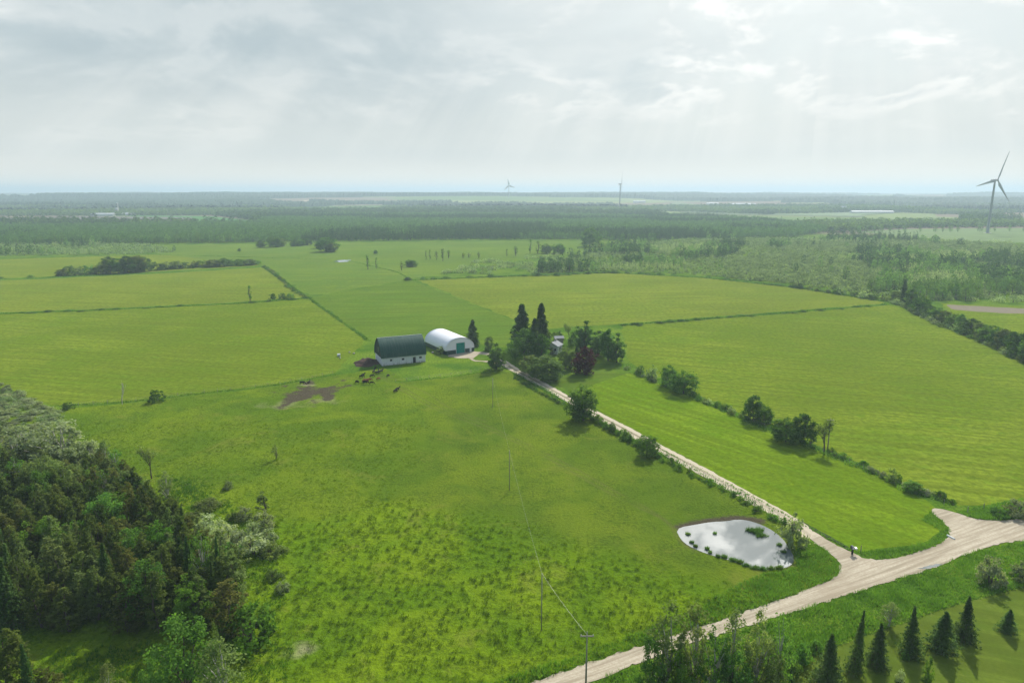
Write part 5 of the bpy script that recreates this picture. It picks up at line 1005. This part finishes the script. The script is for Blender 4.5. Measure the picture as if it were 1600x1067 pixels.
# scrub
def sshr(P_, k, nm, lb, grp, lb2, lm=L_SWAMP):
    P_ = P_[np.argsort(P_[:, 1])]; ms = [single(V, nl, lm) for V, nl in [mini(2.6, 5, 90, .7, 500+i, 'bush') for i in range(3)]]
    for x, y in P_[:k]:
        o = bpy.data.objects.new(nm, ms[RS.randint(3)]); C.objects.link(o); s = RS.uniform(.5, 1.25); o.location = (x, y, 0); o.rotation_euler = (0, 0, RS.uniform(0, 6.28)); o.scale = (s*1.1, s*1.1, s); tag(o, lb, 'shrub', grp)
    if len(P_) > k: merged(nm+'_mass', P_[k:], MINIS, .5, 1.3, lm, lb2, 'scrub')
s1 = scatter(SCRUB, 6.5); s1 = s1[fbm(s1[:, 0], s1[:, 1], 30, 3) > .5-.0004*(s1[:, 0])]; sshr(s1, 120, 'scrub_shrub', 'grey green shrub in the open scrub behind the centre field', 'shrubs of the open scrub', 'grey green open scrub behind the centre field')
s2 = np.vstack([scatter(OPEN[0], 4.6), scatter(OPEN[1], 5.2), scatter(SWAMP, 6.5)]); sshr(s2, 60, 'swamp_shrub', 'pale grey willow shrub in the wooded swamp', 'willow shrubs in the wooded swamp', 'pale grey willow scrub filling gaps in the swamp')
s3 = scatter(SCL, 7); sshr(s3, 60, 'marsh_shrub', 'grey green shrub in the far left marsh', 'shrubs of the far left marsh', 'grey green scrub of the far left marsh')
# far canopy: woodland mass from 2.5 km to the horizon, built as a rough raised canopy
rs2 = np.geomspace(2500, 30000, 230); th2 = np.radians(np.linspace(-42, 42, 900)); R2, T2 = np.meshgrid(rs2, th2, indexing='ij'); FX = R2*np.sin(T2); FY = R2*np.cos(T2)
sf = sea_forest(FX, FY); cl_ = sf > .0
for px_, rad in (((1362, 333), 260), ((1145, 323), 420), ((703, 331), 260), ((1000, 321), 200), ((120, 315), 300)):
    a_x, a_y = G(*px_); cl_ &= ~((np.abs(FX-a_x) < rad) & (FY < a_y+60) & (FY > a_y-900))
FZ = relief(FX, FY)+np.where(cl_, 11+9*RS.rand(*FX.shape)+12*(fbm(FX, FY, 300, 2)-.5), -2)
n2_ = len(th2); i_, j_ = np.meshgrid(np.arange(len(rs2)-1), np.arange(n2_-1), indexing='ij'); k = i_*n2_+j_
anyf = cl_[:-1, :-1] | cl_[1:, :-1] | cl_[:-1, 1:] | cl_[1:, 1:]
Qf = np.stack([k, k+1, k+n2_+1, k+n2_], -1)[anyf]; us = np.zeros(FX.size, bool); us[Qf.ravel()] = True; rm_ = np.cumsum(us)-1
tag(link('distant_forest', mesh_np('distant_forest', np.stack([FX, FY, FZ], -1).reshape(-1, 3)[us], rm_[Qf], (plain('distant_canopy', (.028, .058, .030), .95, .3, .02),))), 'blue hazy forest reaching to the horizon', 'forest', kind='stuff')
# ---------------------------------------------------------------- air
m, t = mat('haze_air'); v = t.n('ShaderNodeVolumePrincipled', {'Color': (.60, .75, .89, 1), 'Density': .00020, 'Anisotropy': .2}); t.n('ShaderNodeOutputMaterial', {'Volume': v.outputs[0]})
mb = MB(); mb.box(-46000, 46000, -46000, 46000, -3.2, 148); hzo = mb.obj('haze', m); tag(hzo, 'thin pale blue summer haze over the countryside', 'haze', kind='stuff')
